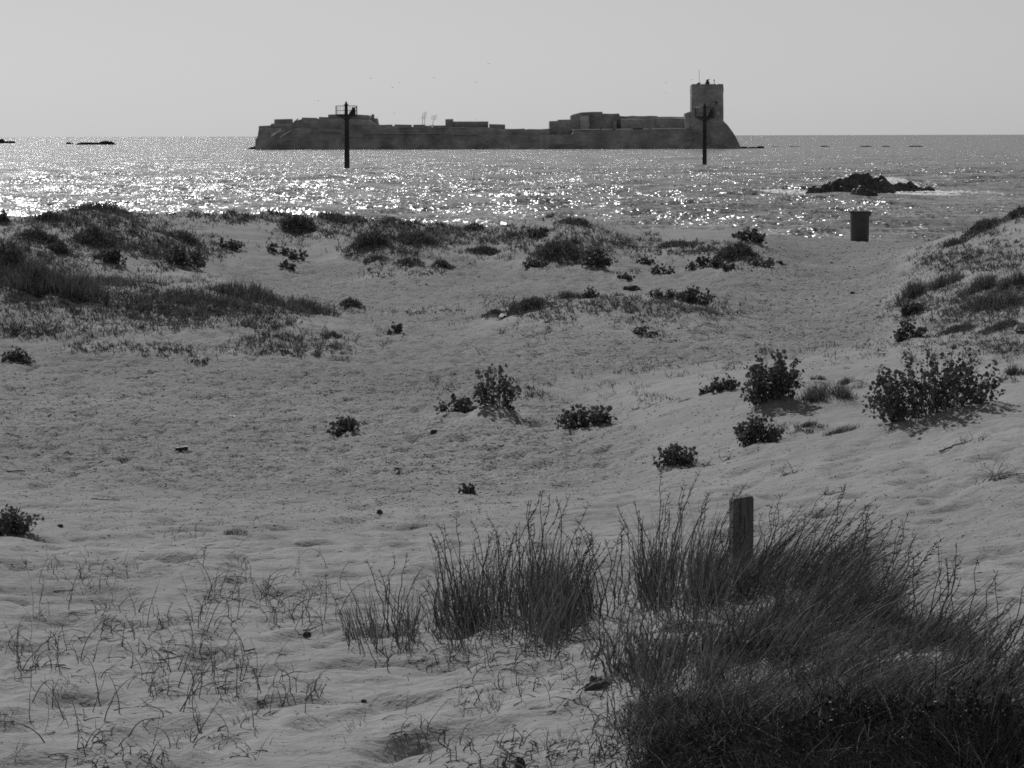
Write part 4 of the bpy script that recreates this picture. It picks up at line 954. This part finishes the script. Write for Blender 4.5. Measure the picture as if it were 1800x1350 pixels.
g = Geo(); box(g, W1 * .95, W1 * 1.1, -.04, .04, H * .84, H * .93); g.build('latch', M_bin, e)
g = Geo(); tube(g, [(-W1 * 1.02, -.1, H * .97), (-W1 * 1.14, -.12, H * 1.03), (-W1 * 1.02, -.13, H * .99)], [.015, .02, .005], 5); g.build('bag_knot', mat('bag_tie', .02, .35), e)

# ------------------------------------------------------------------ vegetation builders (numpy strips)
def strips(g, root, d, L, w, curl, segs=3, face=None, r_=None, tip=.15):
    """n curved blades. root(n,3) d(n,3) unit, L(n), w(n), curl(n,3) added *t^2"""
    n_ = len(root); r_ = r_ or rs
    if face is None: a = r_.uniform(0, math.pi, n_) if False else r_.normal(0, .6, n_)
    else: a = face
    side = np.stack([np.cos(a), np.sin(a), np.zeros(n_)], -1)
    t = np.linspace(0, 1, segs + 1)
    c = root[:, None] + d[:, None] * (L[:, None] * t)[..., None] + curl[:, None] * ((t ** 2)[None, :, None]) * L[:, None, None]
    ww = w[:, None] * (1 - (1 - tip) * t ** 1.5)[None]
    A_ = c - side[:, None] * ww[..., None] / 2; B_ = c + side[:, None] * ww[..., None] / 2
    V = np.stack([A_, B_], 2).reshape(n_, -1, 3); k = (segs + 1) * 2
    base = (np.arange(n_) * k)[:, None, None]; s0 = np.arange(segs)[None, :, None] * 2
    q = (base + s0 + np.array([0, 1, 3, 2])[None, None]).reshape(-1, 4)
    g.add(V.reshape(-1, 3), q); return c

def unit(v): return v / (np.linalg.norm(v, axis=-1, keepdims=True) + 1e-9)

def leaf_disc(g, c, nrm_a, size, r_, fold=.25):
    """n roundish leaves, each 6 corners with a folded midrib"""
    n_ = len(c); a = r_.uniform(0, 2 * math.pi, n_)
    z = unit(r_.normal(0, 1, (n_, 3)) * [.8, .8, .5] + nrm_a)
    x = unit(np.cross(z, r_.normal(0, 1, (n_, 3)))); y = np.cross(z, x)
    s = size[:, None]
    ring = [(-1, 0, 0), (-.45, .75, fold), (.45, .75, fold), (1, 0, 0), (.45, -.75, fold), (-.45, -.75, fold)]
    V = np.stack([c + s * (p[0] * x + p[1] * y + p[2] * z) for p in ring], 1)
    b = (np.arange(n_) * 6)[:, None]
    g.add(V.reshape(-1, 3), np.concatenate([b + [0, 1, 2, 3], b + [0, 3, 4, 5]]))

def lobes_of(r_, w, h, n_):
    out = []
    for i in range(n_):
        x = (i + .5) / n_ * 2 - 1 + r_.uniform(-.15, .15); k = (1 - .55 * x * x)
        out.append((x * w * .36, r_.uniform(-.3, .3) * w * .5, w * r_.uniform(.24, .4), h * k * r_.uniform(.6, 1.05)))
    return out

PLANT_TRIS = 0
def plant(kind, px, py, w, h, label, lean=0.0, dens=1.0, seed=None, cat=None, group=None, name=None):
    seed = int(px * 31 + py * 17) % 99991 if seed is None else seed
    r_ = np.random.RandomState(seed)
    p, A_h = SPOT[(kind, px, py)]; p = p.copy(); p[2] = float(zat(p[0], p[1])); X0, Y0, Z0 = p; m_ = Y0 / F; W = w * m_; H = max(h * m_ - .75 * A_h, .3 * h * m_)
    pxm = m_ * 1.0                      # one photo pixel in metres
    nm = {'thatch': 'thatch_grass', 'dome': 'scrub_bush', 'leafy': 'leafy_shrub', 'grass': 'grass_tuft', 'mat': 'creeping_plant', 'twig': 'dry_twig_plant', 'reed': 'dune_grass_clump'}[kind]
    ct = {'thatch': 'dune grass', 'dome': 'bush', 'leafy': 'shrub', 'grass': 'grass tuft', 'mat': 'creeping plant', 'twig': 'dry plant', 'reed': 'dune grass'}[kind]
    e = empty(name or nm, p, label, cat or ct, group)
    def gz(x, y): return zat(X0 + x, Y0 + y) - Z0
    DP = min(W * .8, 60 * pxm + W * .35)
    if kind in ('dome', 'mat'): DP = max(DP, min(W * 1.3, .5 * h * m_ / .07, 3.0))
    if kind == 'thatch': DP = W * 2.3
    if kind == 'reed': DP = W * 1.1
    org = np.array([X0, Y0, Z0])
    def runners(n_, wx, y_up, y_dn, mask, seed2):
        a = r_.uniform(0, 6.28, n_); q_ = np.sqrt(r_.uniform(0, 1, n_)) * (1 + .25 * r_.normal(0, 1, n_) ** 2 * .5)
        qx = px + q_ * np.cos(a) * wx; cyc = py - (y_up - y_dn) / 2; qy = cyc + q_ * np.sin(a) * (y_up + y_dn) / 2
        qy = qy + lean * 0
        k_ = noise2(qx / 17 + seed2 % 90, qy / 5.5, 12) + .5 * noise2(qx / 6, qy / 2.5 + seed2 % 70, 15) > mask
        P_ = gpv(qx[k_], qy[k_]); ok = np.abs(P_[:, 1] - Y0) < max(9, 4 * W); return P_[ok] - org
    if kind == 'mat':
        ex = max(3.2, min(8, h * .42)); R_ = runners(int(np.clip(w * (h + 10) * .55 * dens, 120, 4200)), w * .62, h * .9 + 2, h * .25 + 1, -.02, seed)
        n_ = len(R_); g = Geo()
        strips(g, R_ - [0, 0, .003], unit(np.stack([r_.normal(lean, .8, n_), r_.normal(0, .5, n_), r_.uniform(.3, 1, n_)], -1)), ex * pxm * r_.uniform(.4, 1.3, n_), 1.35 * pxm * r_.uniform(.6, 1.4, n_), r_.normal(0, .3, (n_, 3)), 2, r_=r_, tip=.4)
        g.build('foliage', M_scrub, e, kind='stuff')
        return e
    if kind in ('dome', 'grass') and py < 700:
        R_ = runners(int(np.clip(w * h * .35, 60, 1600)), w * .68, h * .35 + 3, h * .22 + 2, .08, seed); n_ = len(R_); g = Geo()
        strips(g, R_ - [0, 0, .003], unit(np.stack([r_.normal(lean, .8, n_), r_.normal(0, .5, n_), r_.uniform(.3, 1, n_)], -1)), 5 * pxm * r_.uniform(.4, 1.4, n_), 1.3 * pxm * r_.uniform(.6, 1.3, n_), r_.normal(0, .3, (n_, 3)), 2, r_=r_, tip=.4)
        g.build('runners', M_scrub, e, kind='stuff')
    if kind in ('dome', 'mat'):
        low_ = kind == 'mat'
        Ls = lobes_of(r_, W, H, 3 if w < 45 else 5 if w < 90 else 8)
        g = Geo(); tot = int(np.clip(w * h * 1.15 * dens, 160, 6500))
        ar = np.array([l[2] * l[3] for l in Ls]); ar = ar / ar.sum()
        for (lx, ly_, lr, lh), fr_ in zip(Ls, ar):
            n_ = max(25, int(tot * fr_)); u = unit(r_.normal(0, 1, (n_, 3))); u[:, 2] = np.abs(u[:, 2])
            rad = r_.uniform(.15, 1, n_) ** .5 * .9
            x = lx + u[:, 0] * rad * lr; y = (ly_ + u[:, 1] * rad * lr) * DP / W; z = u[:, 2] * rad * lh * .8
            keep = noise2(x / (7 * pxm) + seed, y / (7 * pxm) * .6 + z / (5 * pxm), 3) > (-.12 if not low_ else -.02)
            x, y, z, u = x[keep], y[keep], z[keep], u[keep]; n_ = len(x)
            x = x + r_.normal(0, 1.5 * pxm, n_)
            c = np.stack([x, y, z + gz(x, y)], -1)
            d = unit(u * [1, .8, 1.1] + r_.normal(0, .35, (n_, 3)) + [lean * .6, 0, .5])
            L = np.maximum(lh * .16, 3.6 * pxm) * r_.uniform(.5, 1.3, n_); wd = np.maximum(.004, 1.6 * pxm) * r_.uniform(.6, 1.3, n_)
            strips(g, c, d, L, wd, r_.normal(0, .12, (n_, 3)), 1, r_=r_, tip=.35)
        g.build('foliage', M_scrub, e, kind='stuff')
        # dark woody core stems
        g = Geo(); k = 14 if w < 80 else 30; a = r_.uniform(0, 6.28, k); x = r_.uniform(-.3, .3, k) * W; y = r_.uniform(-.3, .3, k) * DP
        strips(g, np.stack([x, y, gz(x, y) - .02], -1), unit(np.stack([np.cos(a) * .8, np.sin(a) * .5, np.full(k, .9)], -1)), np.full(k, H * .75), np.full(k, max(.008, 1.3 * pxm)), r_.normal(0, .15, (k, 3)), 2, r_=r_)
        g.build('stems', M_twig, e, kind='stuff')
    elif kind == 'leafy':
        ls = np.clip(3.7 * (30 / max(Y0, 30)) ** .5, 2.6, 5) * pxm
        ns = int(np.clip(w * h / 95 * dens, 7, 130)); g = Geo(); a = r_.uniform(-1, 1, ns); b = r_.uniform(-1, 1, ns)
        rootx = a * W * .3; rooty = b * DP * .3
        tx = a * W * .5 + r_.normal(0, .05, ns) * W + lean * H; ty = b * DP * .45
        tz = H * np.sqrt(np.clip(1.05 - a * a * .75 - b * b * .25, .08, 1)) * r_.uniform(.4, 1.06, ns)
        R0 = np.stack([rootx, rooty, gz(rootx, rooty) - .02], -1); R1_ = np.stack([tx, ty, tz + gz(rootx, rooty)], -1)
        dv = R1_ - R0; L = np.linalg.norm(dv, axis=1)
        cc = strips(g, R0, unit(dv) + [0, 0, .0], L, np.full(ns, max(.006, 1.5 * pxm)), np.zeros((ns, 3)) + [0, 0, .0], 3, r_=r_, tip=.5)
        g.build('stems', M_twig, e, kind='stuff')
        nl = int(np.clip(w * h * .115 * dens / (ls / pxm / 4.4) ** 1.6, 45, 2600))
        idx = r_.randint(0, ns, nl); t = 1 - r_.uniform(0, 1, nl) ** 1.35 * .85
        c = R0[idx] + dv[idx] * t[:, None] + r_.normal(0, 1, (nl, 3)) * ls * [1.4, 1.4, 1.1]
        c[:, 2] = np.maximum(c[:, 2], gz(c[:, 0], c[:, 1]) + ls * .3)
        sz = ls * r_.choice([.5, .75, 1.0, 1.3], nl) * r_.uniform(.8, 1.15, nl)
        big = w >= 70 and Y0 < 36
        nbig = 0
        if big:
            # leaves on the outline can be picked out one by one
            score = (c[:, 2] / H) + np.abs(c[:, 0] / W) * 1.2 - c[:, 1] / DP * .3
            order = np.argsort(-score); nbig = min(150, nl // 4); me = None
            sz[order[:nbig]] *= 1.1
            for ii in order[:nbig]:
                g2 = Geo(); 
                if me is None:
                    leaf_disc(g2, np.zeros((1, 3)), np.array([0, -.6, .6]), np.array([1.0]), r_); o = g2.build('leaf', M_leaf, e); me = o.data
                else:
                    o = bpy.data.objects.new('leaf', me); COL.objects.link(o); o.parent = e
                o.location = c[ii]; o.scale = [sz[ii]] * 3; o.rotation_euler = (r_.normal(0, .6), r_.normal(0, .6), r_.uniform(0, 6.28))
            keep = order[nbig:]; c = c[keep]; sz = sz[keep]
        g = Geo(); leaf_disc(g, c, np.array([0, -.6, .6]), sz, r_); g.build('foliage', M_dark if py > 1300 else M_leaf, e, kind='stuff')  # lowest shrubs take the leaf colour with shade painted in
    elif kind == 'grass':
        n_ = int(np.clip(w * 3.2 * dens * (1 + h / 60), 60, 2600)); g = Geo()
        a = r_.uniform(-1, 1, n_); b = r_.uniform(-1, 1, n_); cl = r_.randint(0, max(3, int(w / 12)), n_)
        cx = r_.uniform(-1, 1, 200)[cl]; x = (cx * .8 + a * .2) * W * .5; y = b * DP * .4
        hh = H * (1 - .6 * (x / (W * .5)) ** 2) * r_.uniform(.35, 1.05, n_)
        d = unit(np.stack([a * .35 + lean + r_.normal(0, .18, n_), r_.normal(0, .25, n_), np.ones(n_)], -1))
        strips(g, np.stack([x, y, gz(x, y) - .01], -1), d, hh, np.maximum(.004, 1.25 * pxm) * r_.uniform(.6, 1.2, n_), np.stack([r_.normal(lean * .4, .18, n_), r_.normal(0, .1, n_), -r_.uniform(0, .2, n_)], -1), 2, r_=r_)
        g.build('blades', M_grass, e, kind='stuff')
        g = Geo(); k = int(n_ * .5); x = r_.uniform(-.5, .5, k) * W; y = r_.uniform(-.4, .4, k) * DP
        strips(g, np.stack([x, y, gz(x, y) - .01], -1), unit(np.stack([r_.normal(0, .8, k), r_.normal(0, .5, k), np.full(k, .8)], -1)), H * r_.uniform(.15, .4, k), np.maximum(.004, 1.3 * pxm) * np.ones(k), r_.normal(0, .2, (k, 3)), 1, r_=r_)
        g.build('undergrowth', M_scrub, e, kind='stuff')
    elif kind == 'twig':
        g = Geo(); k = int(np.clip(w * dens / 3.2, 8, 110)); th0 = max(.0024, .62 * pxm)
        kb = .13 if py > 930 else .22
        def tw(q0, dd, L, th, depth):
            P_ = []; nseg = 7; bend = r_.normal(0, kb, 3) * [1, 1, .6]
            for s_ in range(nseg):
                P_.append(q0.copy()); dd = unit(dd + bend + r_.normal(0, kb * .7, 3) + [0, 0, -.035 * s_]); q0 = q0 + dd * L / nseg
                q0[2] = max(q0[2], float(gz(q0[0], q0[1])) + .003)
                if depth and r_.rand() < .35: tw(q0.copy(), unit(dd + r_.normal(0, .7, 3)), L * r_.uniform(.2, .5), th * .6, depth - 1)
            tube(g, P_, np.linspace(th, th * .35, nseg), 3, False)
        if py > 930:
            k = int(k * 1.3); R_ = runners(k, w * .6, h * .75, h * .35, -.35, seed)
            for ro in R_:
                if r_.rand() < .55: dd = np.array([r_.normal(lean * .5 + .1, .22), r_.normal(0, .2), 1.0]); L = H * r_.uniform(.3, 1.0)
                else: a = r_.uniform(0, 6.28); dd = np.array([math.cos(a), math.sin(a) * .6, r_.uniform(.02, .35)]); L = (W * .12 + H * .4) * r_.uniform(.3, 1)
                tw(ro, unit(dd), L, th0 * r_.uniform(.5, 1.1), 1)
            g.build('twigs', M_twig, e, kind='stuff'); return e
        nclu = max(2, int(w / 22)); cc_ = np.stack([r_.uniform(-.42, .42, nclu) * W, r_.uniform(-.5, .5, nclu) * max(DP, W * .9)], -1)
        for i in range(k):
            c_ = cc_[r_.randint(nclu)]; ro = np.array([c_[0] + r_.normal(0, .06) * W, c_[1] + r_.normal(0, .06) * W, 0]); ro[2] = gz(ro[0], ro[1])
            a = r_.uniform(0, 6.28); up = abs(r_.normal(.0, .9)) * H / W * 1.6 + .12
            tw(ro, unit(np.array([math.cos(a) * .8 + lean, math.sin(a) * .5, up])), (W * .22 + H * .55) * r_.uniform(.35, 1.15), th0 * r_.uniform(.6, 1.25), 1)
        g.build('twigs', M_twig, e, kind='stuff')
    elif kind == 'thatch':
        # deep mass of combed fine grass, with pale dead strands in it
        for nm_, mt_, fr_, hh_, wk in (('blades', M_grass, 20, 1, 1.0), ('dead_strands', M_dry, 1.6, .9, .9), ('dead_twigs', M_twig, 6, .6, 1.3), ('undergrowth', M_scrub, 16, .4, 1.2)):
            n_ = int(w * fr_ * dens * 1.35); g = Geo(); R_ = runners(n_, w * .56, h * .62, h * .62, -.5, seed); n_ = len(R_)
            x, y = R_[:, 0], R_[:, 1]; cl = noise2(x * 5 + seed, y * 5, 2); sw = noise2(x * 1.3, y * 1.3 + seed, 6)
            hh = H * (.75 + .5 * cl) * r_.uniform(.25, 1.15, n_) * hh_ + .03
            d = unit(np.stack([lean + sw * .35 + r_.normal(0, .42, n_), r_.normal(-.1, .4, n_), r_.uniform(.45, 1.0, n_)], -1))
            strips(g, R_ - [0, 0, .012], d, hh, np.maximum(.0028, .8 * pxm) * wk * r_.uniform(.45, 1.7, n_), np.stack([r_.normal(lean * .5, .4, n_), r_.normal(-.1, .25, n_), -r_.uniform(.0, .6, n_)], -1), 4, r_=r_)
            g.build(nm_, M_dark if (py > 1270 and mt_ is M_scrub) else M_dgrass if (py > 1320 and mt_ is M_grass) else mt_, e, kind='stuff')  # lowest clumps take the darker copies with painted-in shade
    elif kind == 'reed':
        # foreground clump: tall jointed stems picked out, the rest one mass of blades
        ntall = int(np.clip(w / 4.2 * dens, 12, 70)); me = {}
        for i in range(ntall):
            key = i % 7
            a = r_.uniform(-1, 1); q_ = gpv(np.array([px + a * w * .46]), np.array([py - r_.uniform(-.06, .26) * h * (1 - .6 * a * a)]))[0]; x, y = (q_[0] - X0, q_[1] - Y0) if abs(q_[1] - Y0) < 3 else (a * W * .46, 0)
            if key not in me:
                g = Geo(); bend = r_.uniform(-.12, .12); P = [(bend * t * t + r_.normal(0, .006), r_.normal(0, .006), t) for t in np.linspace(0, 1, 8)]
                tube(g, P, np.linspace(.0027, .0011, 8), 4, False)
                for t in (.72, .8, .88, .95):
                    sx = (-1) ** int(t * 50) * .012; tube(g, [(bend * t * t, 0, t), (bend * t * t + sx, 0, t + .03)], [.0035, .001], 3, False)
                o = g.build('stem', M_stem, e); me[key] = o.data
            else:
                o = bpy.data.objects.new('stem', me[key]); COL.objects.link(o); o.parent = e
            hh = H * r_.uniform(.6, 1.08) * (1 - .3 * a * a)
            o.location = (x, y, float(gz(x, y)) - .01); o.scale = (hh * .9 + .1, hh * .9 + .1, hh)
            o.scale = (1.0 if hh < .6 else 1.15, 1, hh)
            o.rotation_euler = (r_.normal(0, .08), math.atan(lean + a * .12 + r_.normal(0, .07)), r_.uniform(0, 6.28) * 0)
        n_ = int(w * 5.5 * dens); g = Geo(); a = r_.uniform(-1, 1, n_); cl = r_.uniform(-1, 1, 40)[r_.randint(0, max(3, int(w / 16)), n_)]
        u_ = np.clip(cl * .85 + a * .2, -1.1, 1.1); q_ = gpv(px + u_ * w * .48, py - (.09 + r_.normal(0, .12, n_) + .06 * noise2(u_ * 4, u_ * 0 + seed % 50, 3)) * h * (1.1 - .6 * u_ ** 2)) - org
        ok = np.abs(q_[:, 1]) < 3; q_ = q_[ok]; n_ = len(q_); x, y = q_[:, 0], q_[:, 1]
        hh = H * r_.beta(1.5, 2.6, n_) * .95 + .03
        d = unit(np.stack([lean + (x / W) * .45 + r_.normal(0, .14, n_), r_.normal(0, .2, n_), np.ones(n_)], -1))
        strips(g, np.stack([x, y, gz(x, y) - .015], -1), d, hh, np.maximum(.0045, .95 * pxm) * r_.uniform(.6, 1.2, n_), np.stack([r_.normal(lean * .5, .16, n_), r_.normal(0, .1, n_), -r_.uniform(0, .25, n_)], -1), 4, r_=r_)
        g.build('blades', M_grass, e, kind='stuff')
        g = Geo(); q_ = runners(int(w * 4.2 * dens), w * .6, h * .34, h * .16, -.3, seed); q_ = q_[np.abs(q_[:, 1]) < 3]; k = len(q_); x, y = q_[:, 0], q_[:, 1]
        strips(g, np.stack([x, y, gz(x, y) - .01], -1), unit(np.stack([r_.normal(lean * .5, .8, k), r_.normal(0, .6, k), r_.uniform(.2, 1, k)], -1)), H * r_.uniform(.12, .35, k), np.full(k, .0045), r_.normal(0, .35, (k, 3)), 3, r_=r_)
        g.build('tangled_base', M_twig, e, kind='stuff')
    return e

for P in PLANTS:
    kind, px, py, w, h, lab = P[:6]; lean = P[6] if len(P) > 6 else 0.0; dens = P[7] if len(P) > 7 else 1.0
    plant(kind, px, py, w, h, lab, lean, dens)

# ------------------------------------------------------------------ uncountable ground cover: creeping sprigs and trodden debris
def cover(name, label, zones, per, matl, seed, hpx=6, spread=1.0):
    r_ = np.random.RandomState(seed); g = Geo()
    for (x0, y0, x1, y1, dens) in zones:
        n_ = int((x1 - x0) * (y1 - y0) / 1000 * per * dens)
        # clustered
        nc_ = max(1, n_ // 5); cxs = r_.uniform(x0, x1, nc_); cys = r_.uniform(y0, y1, nc_)
        for i in range(n_):
            k = i % nc_; p = gp(cxs[k] + r_.normal(0, 9), cys[k] + r_.normal(0, 2.5)); m_ = p[1] / F
            nb = r_.randint(4, 10); x = p[0] + r_.normal(0, 3.5 * m_, nb); y = p[1] + r_.normal(0, .12, nb)
            strips(g, np.stack([x, y, zat(x, y) - .004], -1), unit(np.stack([r_.normal(0, 1.0, nb), r_.normal(0, .5, nb), np.full(nb, .8)], -1)), hpx * m_ * r_.uniform(.4, 1.2, nb), np.full(nb, 1.2 * m_), r_.normal(0, .3, (nb, 3)), 1, r_=r_)
    o = g.build(name, matl); tag(o, label, 'ground cover', None, 'stuff'); return o
cover('creeping_sprigs', 'sparse creeping sprigs scattered over the far dunes', [(0, 375, 360, 500, 4.5), (360, 378, 600, 440, 2.5), (0, 480, 400, 590, 2.6), (60, 595, 330, 625, .8), (420, 540, 620, 615, .9), (600, 395, 1100, 470, 3.0), (1100, 425, 1350, 480, 1.5), (850, 520, 1300, 600, 2.2), (640, 540, 860, 620, .9)], 3.0, M_scrub, 5)
cover('creeping_sprigs', 'sparse creeping sprigs over the right dune face', [(1590, 470, 1800, 630, 6.5), (1620, 400, 1800, 480, 4.5)], 3.2, M_scrub, 6)
cover('dune_edge_creepers', 'thin creeping plants along the edge between trodden sand and bright mound', [(760, 655, 1150, 700, 2.2), (1000, 635, 1350, 668, 3.0), (1330, 605, 1800, 640, 4.0), (880, 700, 1200, 730, .8), (1350, 640, 1560, 720, .6)], 2.6, M_twig, 7, 9)
cover('fallen_stems', 'thin fallen stems strewn over the rippled foreground sand', [(0, 960, 640, 1350, .55), (600, 1120, 1100, 1350, .9)], .6, M_twig, 18, 26)
cover('litter_mat', 'matted dark litter under the foreground grass', [(760, 1060, 1040, 1130, 3.0), (1120, 1230, 1800, 1350, 3)], .9, M_scrub, 8, 22)  # mat of short scrub-toned sprigs between the grass clumps

def debris(seed, zones, label):
    r_ = np.random.RandomState(seed); g = Geo()
    for (x0, y0, x1, y1, n_) in zones:
        for i in range(n_):
            p = gp(r_.uniform(x0, x1), r_.uniform(y0, y1)); m_ = p[1] / F; a = r_.uniform(0, 3.14); L = r_.uniform(1.0, 3.4) * m_ * (1 + 2 * (r_.rand() < .08)); w_ = r_.uniform(.5, 1.2) * m_; h_ = w_ * .8
            c, s_ = math.cos(a), math.sin(a); q = []
            for z in (-.002, h_):
                for u, v_ in ((-L, -w_), (L, -w_ * .6), (L * .9, w_), (-L * .8, w_)): q.append((p[0] + (u * c - v_ * s_) * .6, p[1] + (u * s_ + v_ * c) * .6, p[2] + z))
            g.add(q, [(4, 5, 6, 7), (0, 1, 5, 4), (1, 2, 6, 5), (2, 3, 7, 6), (3, 0, 4, 7)])
    o = g.build('plant_debris', M_twig); tag(o, label, 'debris', None, 'stuff')
debris(1, [(0, 650, 900, 930, 4200), (900, 700, 1300, 870, 800), (900, 560, 1560, 650, 900), (1300, 430, 1600, 600, 900), (500, 480, 900, 560, 150), (600, 800, 1050, 900, 500)], 'crumbs of dark dry plant debris over the trodden sand')
debris(2, [(1150, 780, 1800, 1000, 1000), (0, 930, 760, 1350, 1100), (700, 1150, 1100, 1350, 160)], 'dark crumbs on the bright bare sand')

# ------------------------------------------------------------------ single small things
# wooden post
p = gp(1303, 1015); m_ = p[1] / F; e = empty('wooden_post', p, 'square weathered wooden post standing in the foreground dune grass', 'post'); wd = 37 * m_ / 2; H = (1015 - 871) * m_
g = Geo(); Vv = []
r_ = random.Random(4)
for z in (-.25, H * .3, H * .6, H - .012, H):
    k = wd - (.004 if z == H else 0)
    Vv.append([(x * k + r_.uniform(-.001, .001), y * k, z + (x * .006 if z > H * .9 else 0)) for x, y in ((-1, -.94), (-.94, -1), (.94, -1), (1, -.94), (1, .94), (.94, 1), (-.94, 1), (-1, .94))])
loft(g, Vv); L_ = 32; g.t.append(np.array([(L_, L_ + i, L_ + i + 1) for i in range(1, 7)]))
g.build('shaft', M_wood, e).rotation_euler = (0, 0, .12)
for dx, dz in ((-.3, .82), (.1, .65), (.35, .5)):
    g = Geo(); box(g, dx * wd - .0018, dx * wd + .0018, -wd * 1.012, -wd * .9, H * dz - .05, H * dz + .04); o = g.build('crack', mat('crack_wood', .02), e); o.rotation_euler = (0, 0, .12)

def stone(px, py, w, h, label, seed, m=M_stone, name='stone', cat='stone'):
    p = gp(px, py); m_ = p[1] / F; q = rock_geo(0, 0, w * m_, .72 * h * m_, w * m_ * .8, seed, base=-.2 * h * m_, nu=14, nv=7, rough=.2)
    o = q.build(name, m, smooth=False); o.location = p; tag(o, label, cat); return o
stone(1112, 510, 30, 11, 'flat dark grey stone on the sand behind the central ridge', 3)
stone(763, 761, 13, 8, 'dark stone on the trodden sand left of the cushion bush', 5)
stone(667, 902, 12, 8, 'small round dark stone above the leftmost foreground grass', 6)
stone(540, 1117, 15, 8, 'dark pebble on rippled sand left of the foreground grass', 7)
stone(106, 925, 12, 5, 'small black clod right of the left edge bush', 8)
stone(1050, 1208, 46, 24, 'black half-buried clod at the foot of the mound grass', 9, M_scrub, 'clod')
stone(914, 1348, 20, 22, 'black stone at the bottom centre edge', 10)
stone(1498, 516, 10, 4, 'tiny flat stone on the path towards the bin', 11)
stone(1370, 462, 14, 5, 'tiny dark stone at the path side by the gap bush', 12)
stone(640, 1233, 10, 5, 'tiny pebble on smooth sand, bottom centre left', 13)
def litter(px, py, w, h, label, name, m, seed=1, cat='litter'):
    p = gp(px, py); m_ = p[1] / F; r_ = np.random.RandomState(seed); g = Geo(); n_ = 5
    X, Y_ = np.meshgrid(np.linspace(-.5, .5, n_), np.linspace(-.5, .5, n_)); Z = r_.uniform(0, 1, X.shape) * (1 - (X ** 2 + Y_ ** 2) * 1.6)
    V = np.stack([X * w * m_ + r_.normal(0, .04 * w * m_, X.shape), Y_ * w * m_, Z * h * m_ + .003], -1).reshape(-1, 3)
    g.add(V, [(i * n_ + j, i * n_ + j + 1, (i + 1) * n_ + j + 1, (i + 1) * n_ + j) for i in range(n_ - 1) for j in range(n_ - 1)])
    V2 = V.copy(); V2[:, 2] = -.01; g.add(V2, [(i * n_ + j, (i + 1) * n_ + j, (i + 1) * n_ + j + 1, i * n_ + j + 1) for i in range(n_ - 1) for j in range(n_ - 1)])
    o = g.build(name, m); o.location = p; tag(o, label, cat); return o
litter(887, 557, 17, 9, 'bright white crumpled litter beside the flat dark bush', 'crumpled_paper', M_paper, 2)
litter(407, 733, 15, 5, 'small flat white scrap on the trodden sand', 'paper_scrap', M_paper, 3)
litter(801, 785, 9, 4, 'tiny pale scrap between the stone and the cushion bush', 'paper_scrap', M_paper, 5)
litter(698, 858, 4, 3, 'tiny bright speck of litter above the round dark stone', 'paper_scrap', M_paper, 6)
litter(1794, 582, 22, 16, 'pale crumpled bag lying in scrub at the right edge', 'crumpled_bag', mat('dull_bag', .4, .6), 4)
# dropped can / piece of board
p = gp(319, 792); m_ = p[1] / F; e = empty('drinks_can', p, 'crushed dark can lying on the trodden sand, pale on top', 'can')
g = Geo(); L = 11 * m_; R = 4 * m_
tube(g, [(-L, 0, R * .7), (-L * .3, 0, R * .75), (L * .2, 0, R * .7), (L, .0, R * .95)], [R * .62, R * .7, R * .72, R], 12); g.build('body', M_pole, e)
g = Geo(); box(g, -L * .75, L * .8, -R * .5, R * .5, R * 1.45, R * 1.58); o = g.build('pale_face', M_bag, e); o.rotation_euler = (0, -.12, 0); e.rotation_euler = (0, 0, .2)
# fallen sticks
def stick(px, py, w, ang, label, seed, dz=.01, th=1.1):
    p = gp(px, py); m_ = p[1] / F; r_ = np.random.RandomState(seed); L = w * m_; P = []
    for t in np.linspace(-.5, .5, 8):
        x = t * L * math.cos(ang); y = t * L * math.sin(ang) ; P.append((x + r_.normal(0, .004), y, float(zat(p[0] + x, p[1] + y)) - p[2] + dz))
    g = Geo(); tube(g, P, np.linspace(th * m_, .6 * th * m_, 8), 5); o = g.build('stick', M_twig); o.location = p; tag(o, label, 'stick')
stick(185, 881, 54, .1, 'straight thin stick lying on trodden sand at far left', 1)
stick(1674, 787, 46, .1, 'short thick stick on bright sand under the largest bush', 2, th=2)
stick(300, 1167, 48, 0, 'short straight dark stick inside the left tangle', 3, .02, 1.6)
stick(700, 1300, 30, .8, 'slanting broken stick on smooth sand, bottom centre', 4, .02, 1.8)
stick(440, 1147, 20, 0, 'tiny black stick left of the foreground grass', 5, .01, 1.8)
stick(28, 830, 34, .1, 'short dark stick near the left edge of the trodden sand', 6, .01, 1.4)
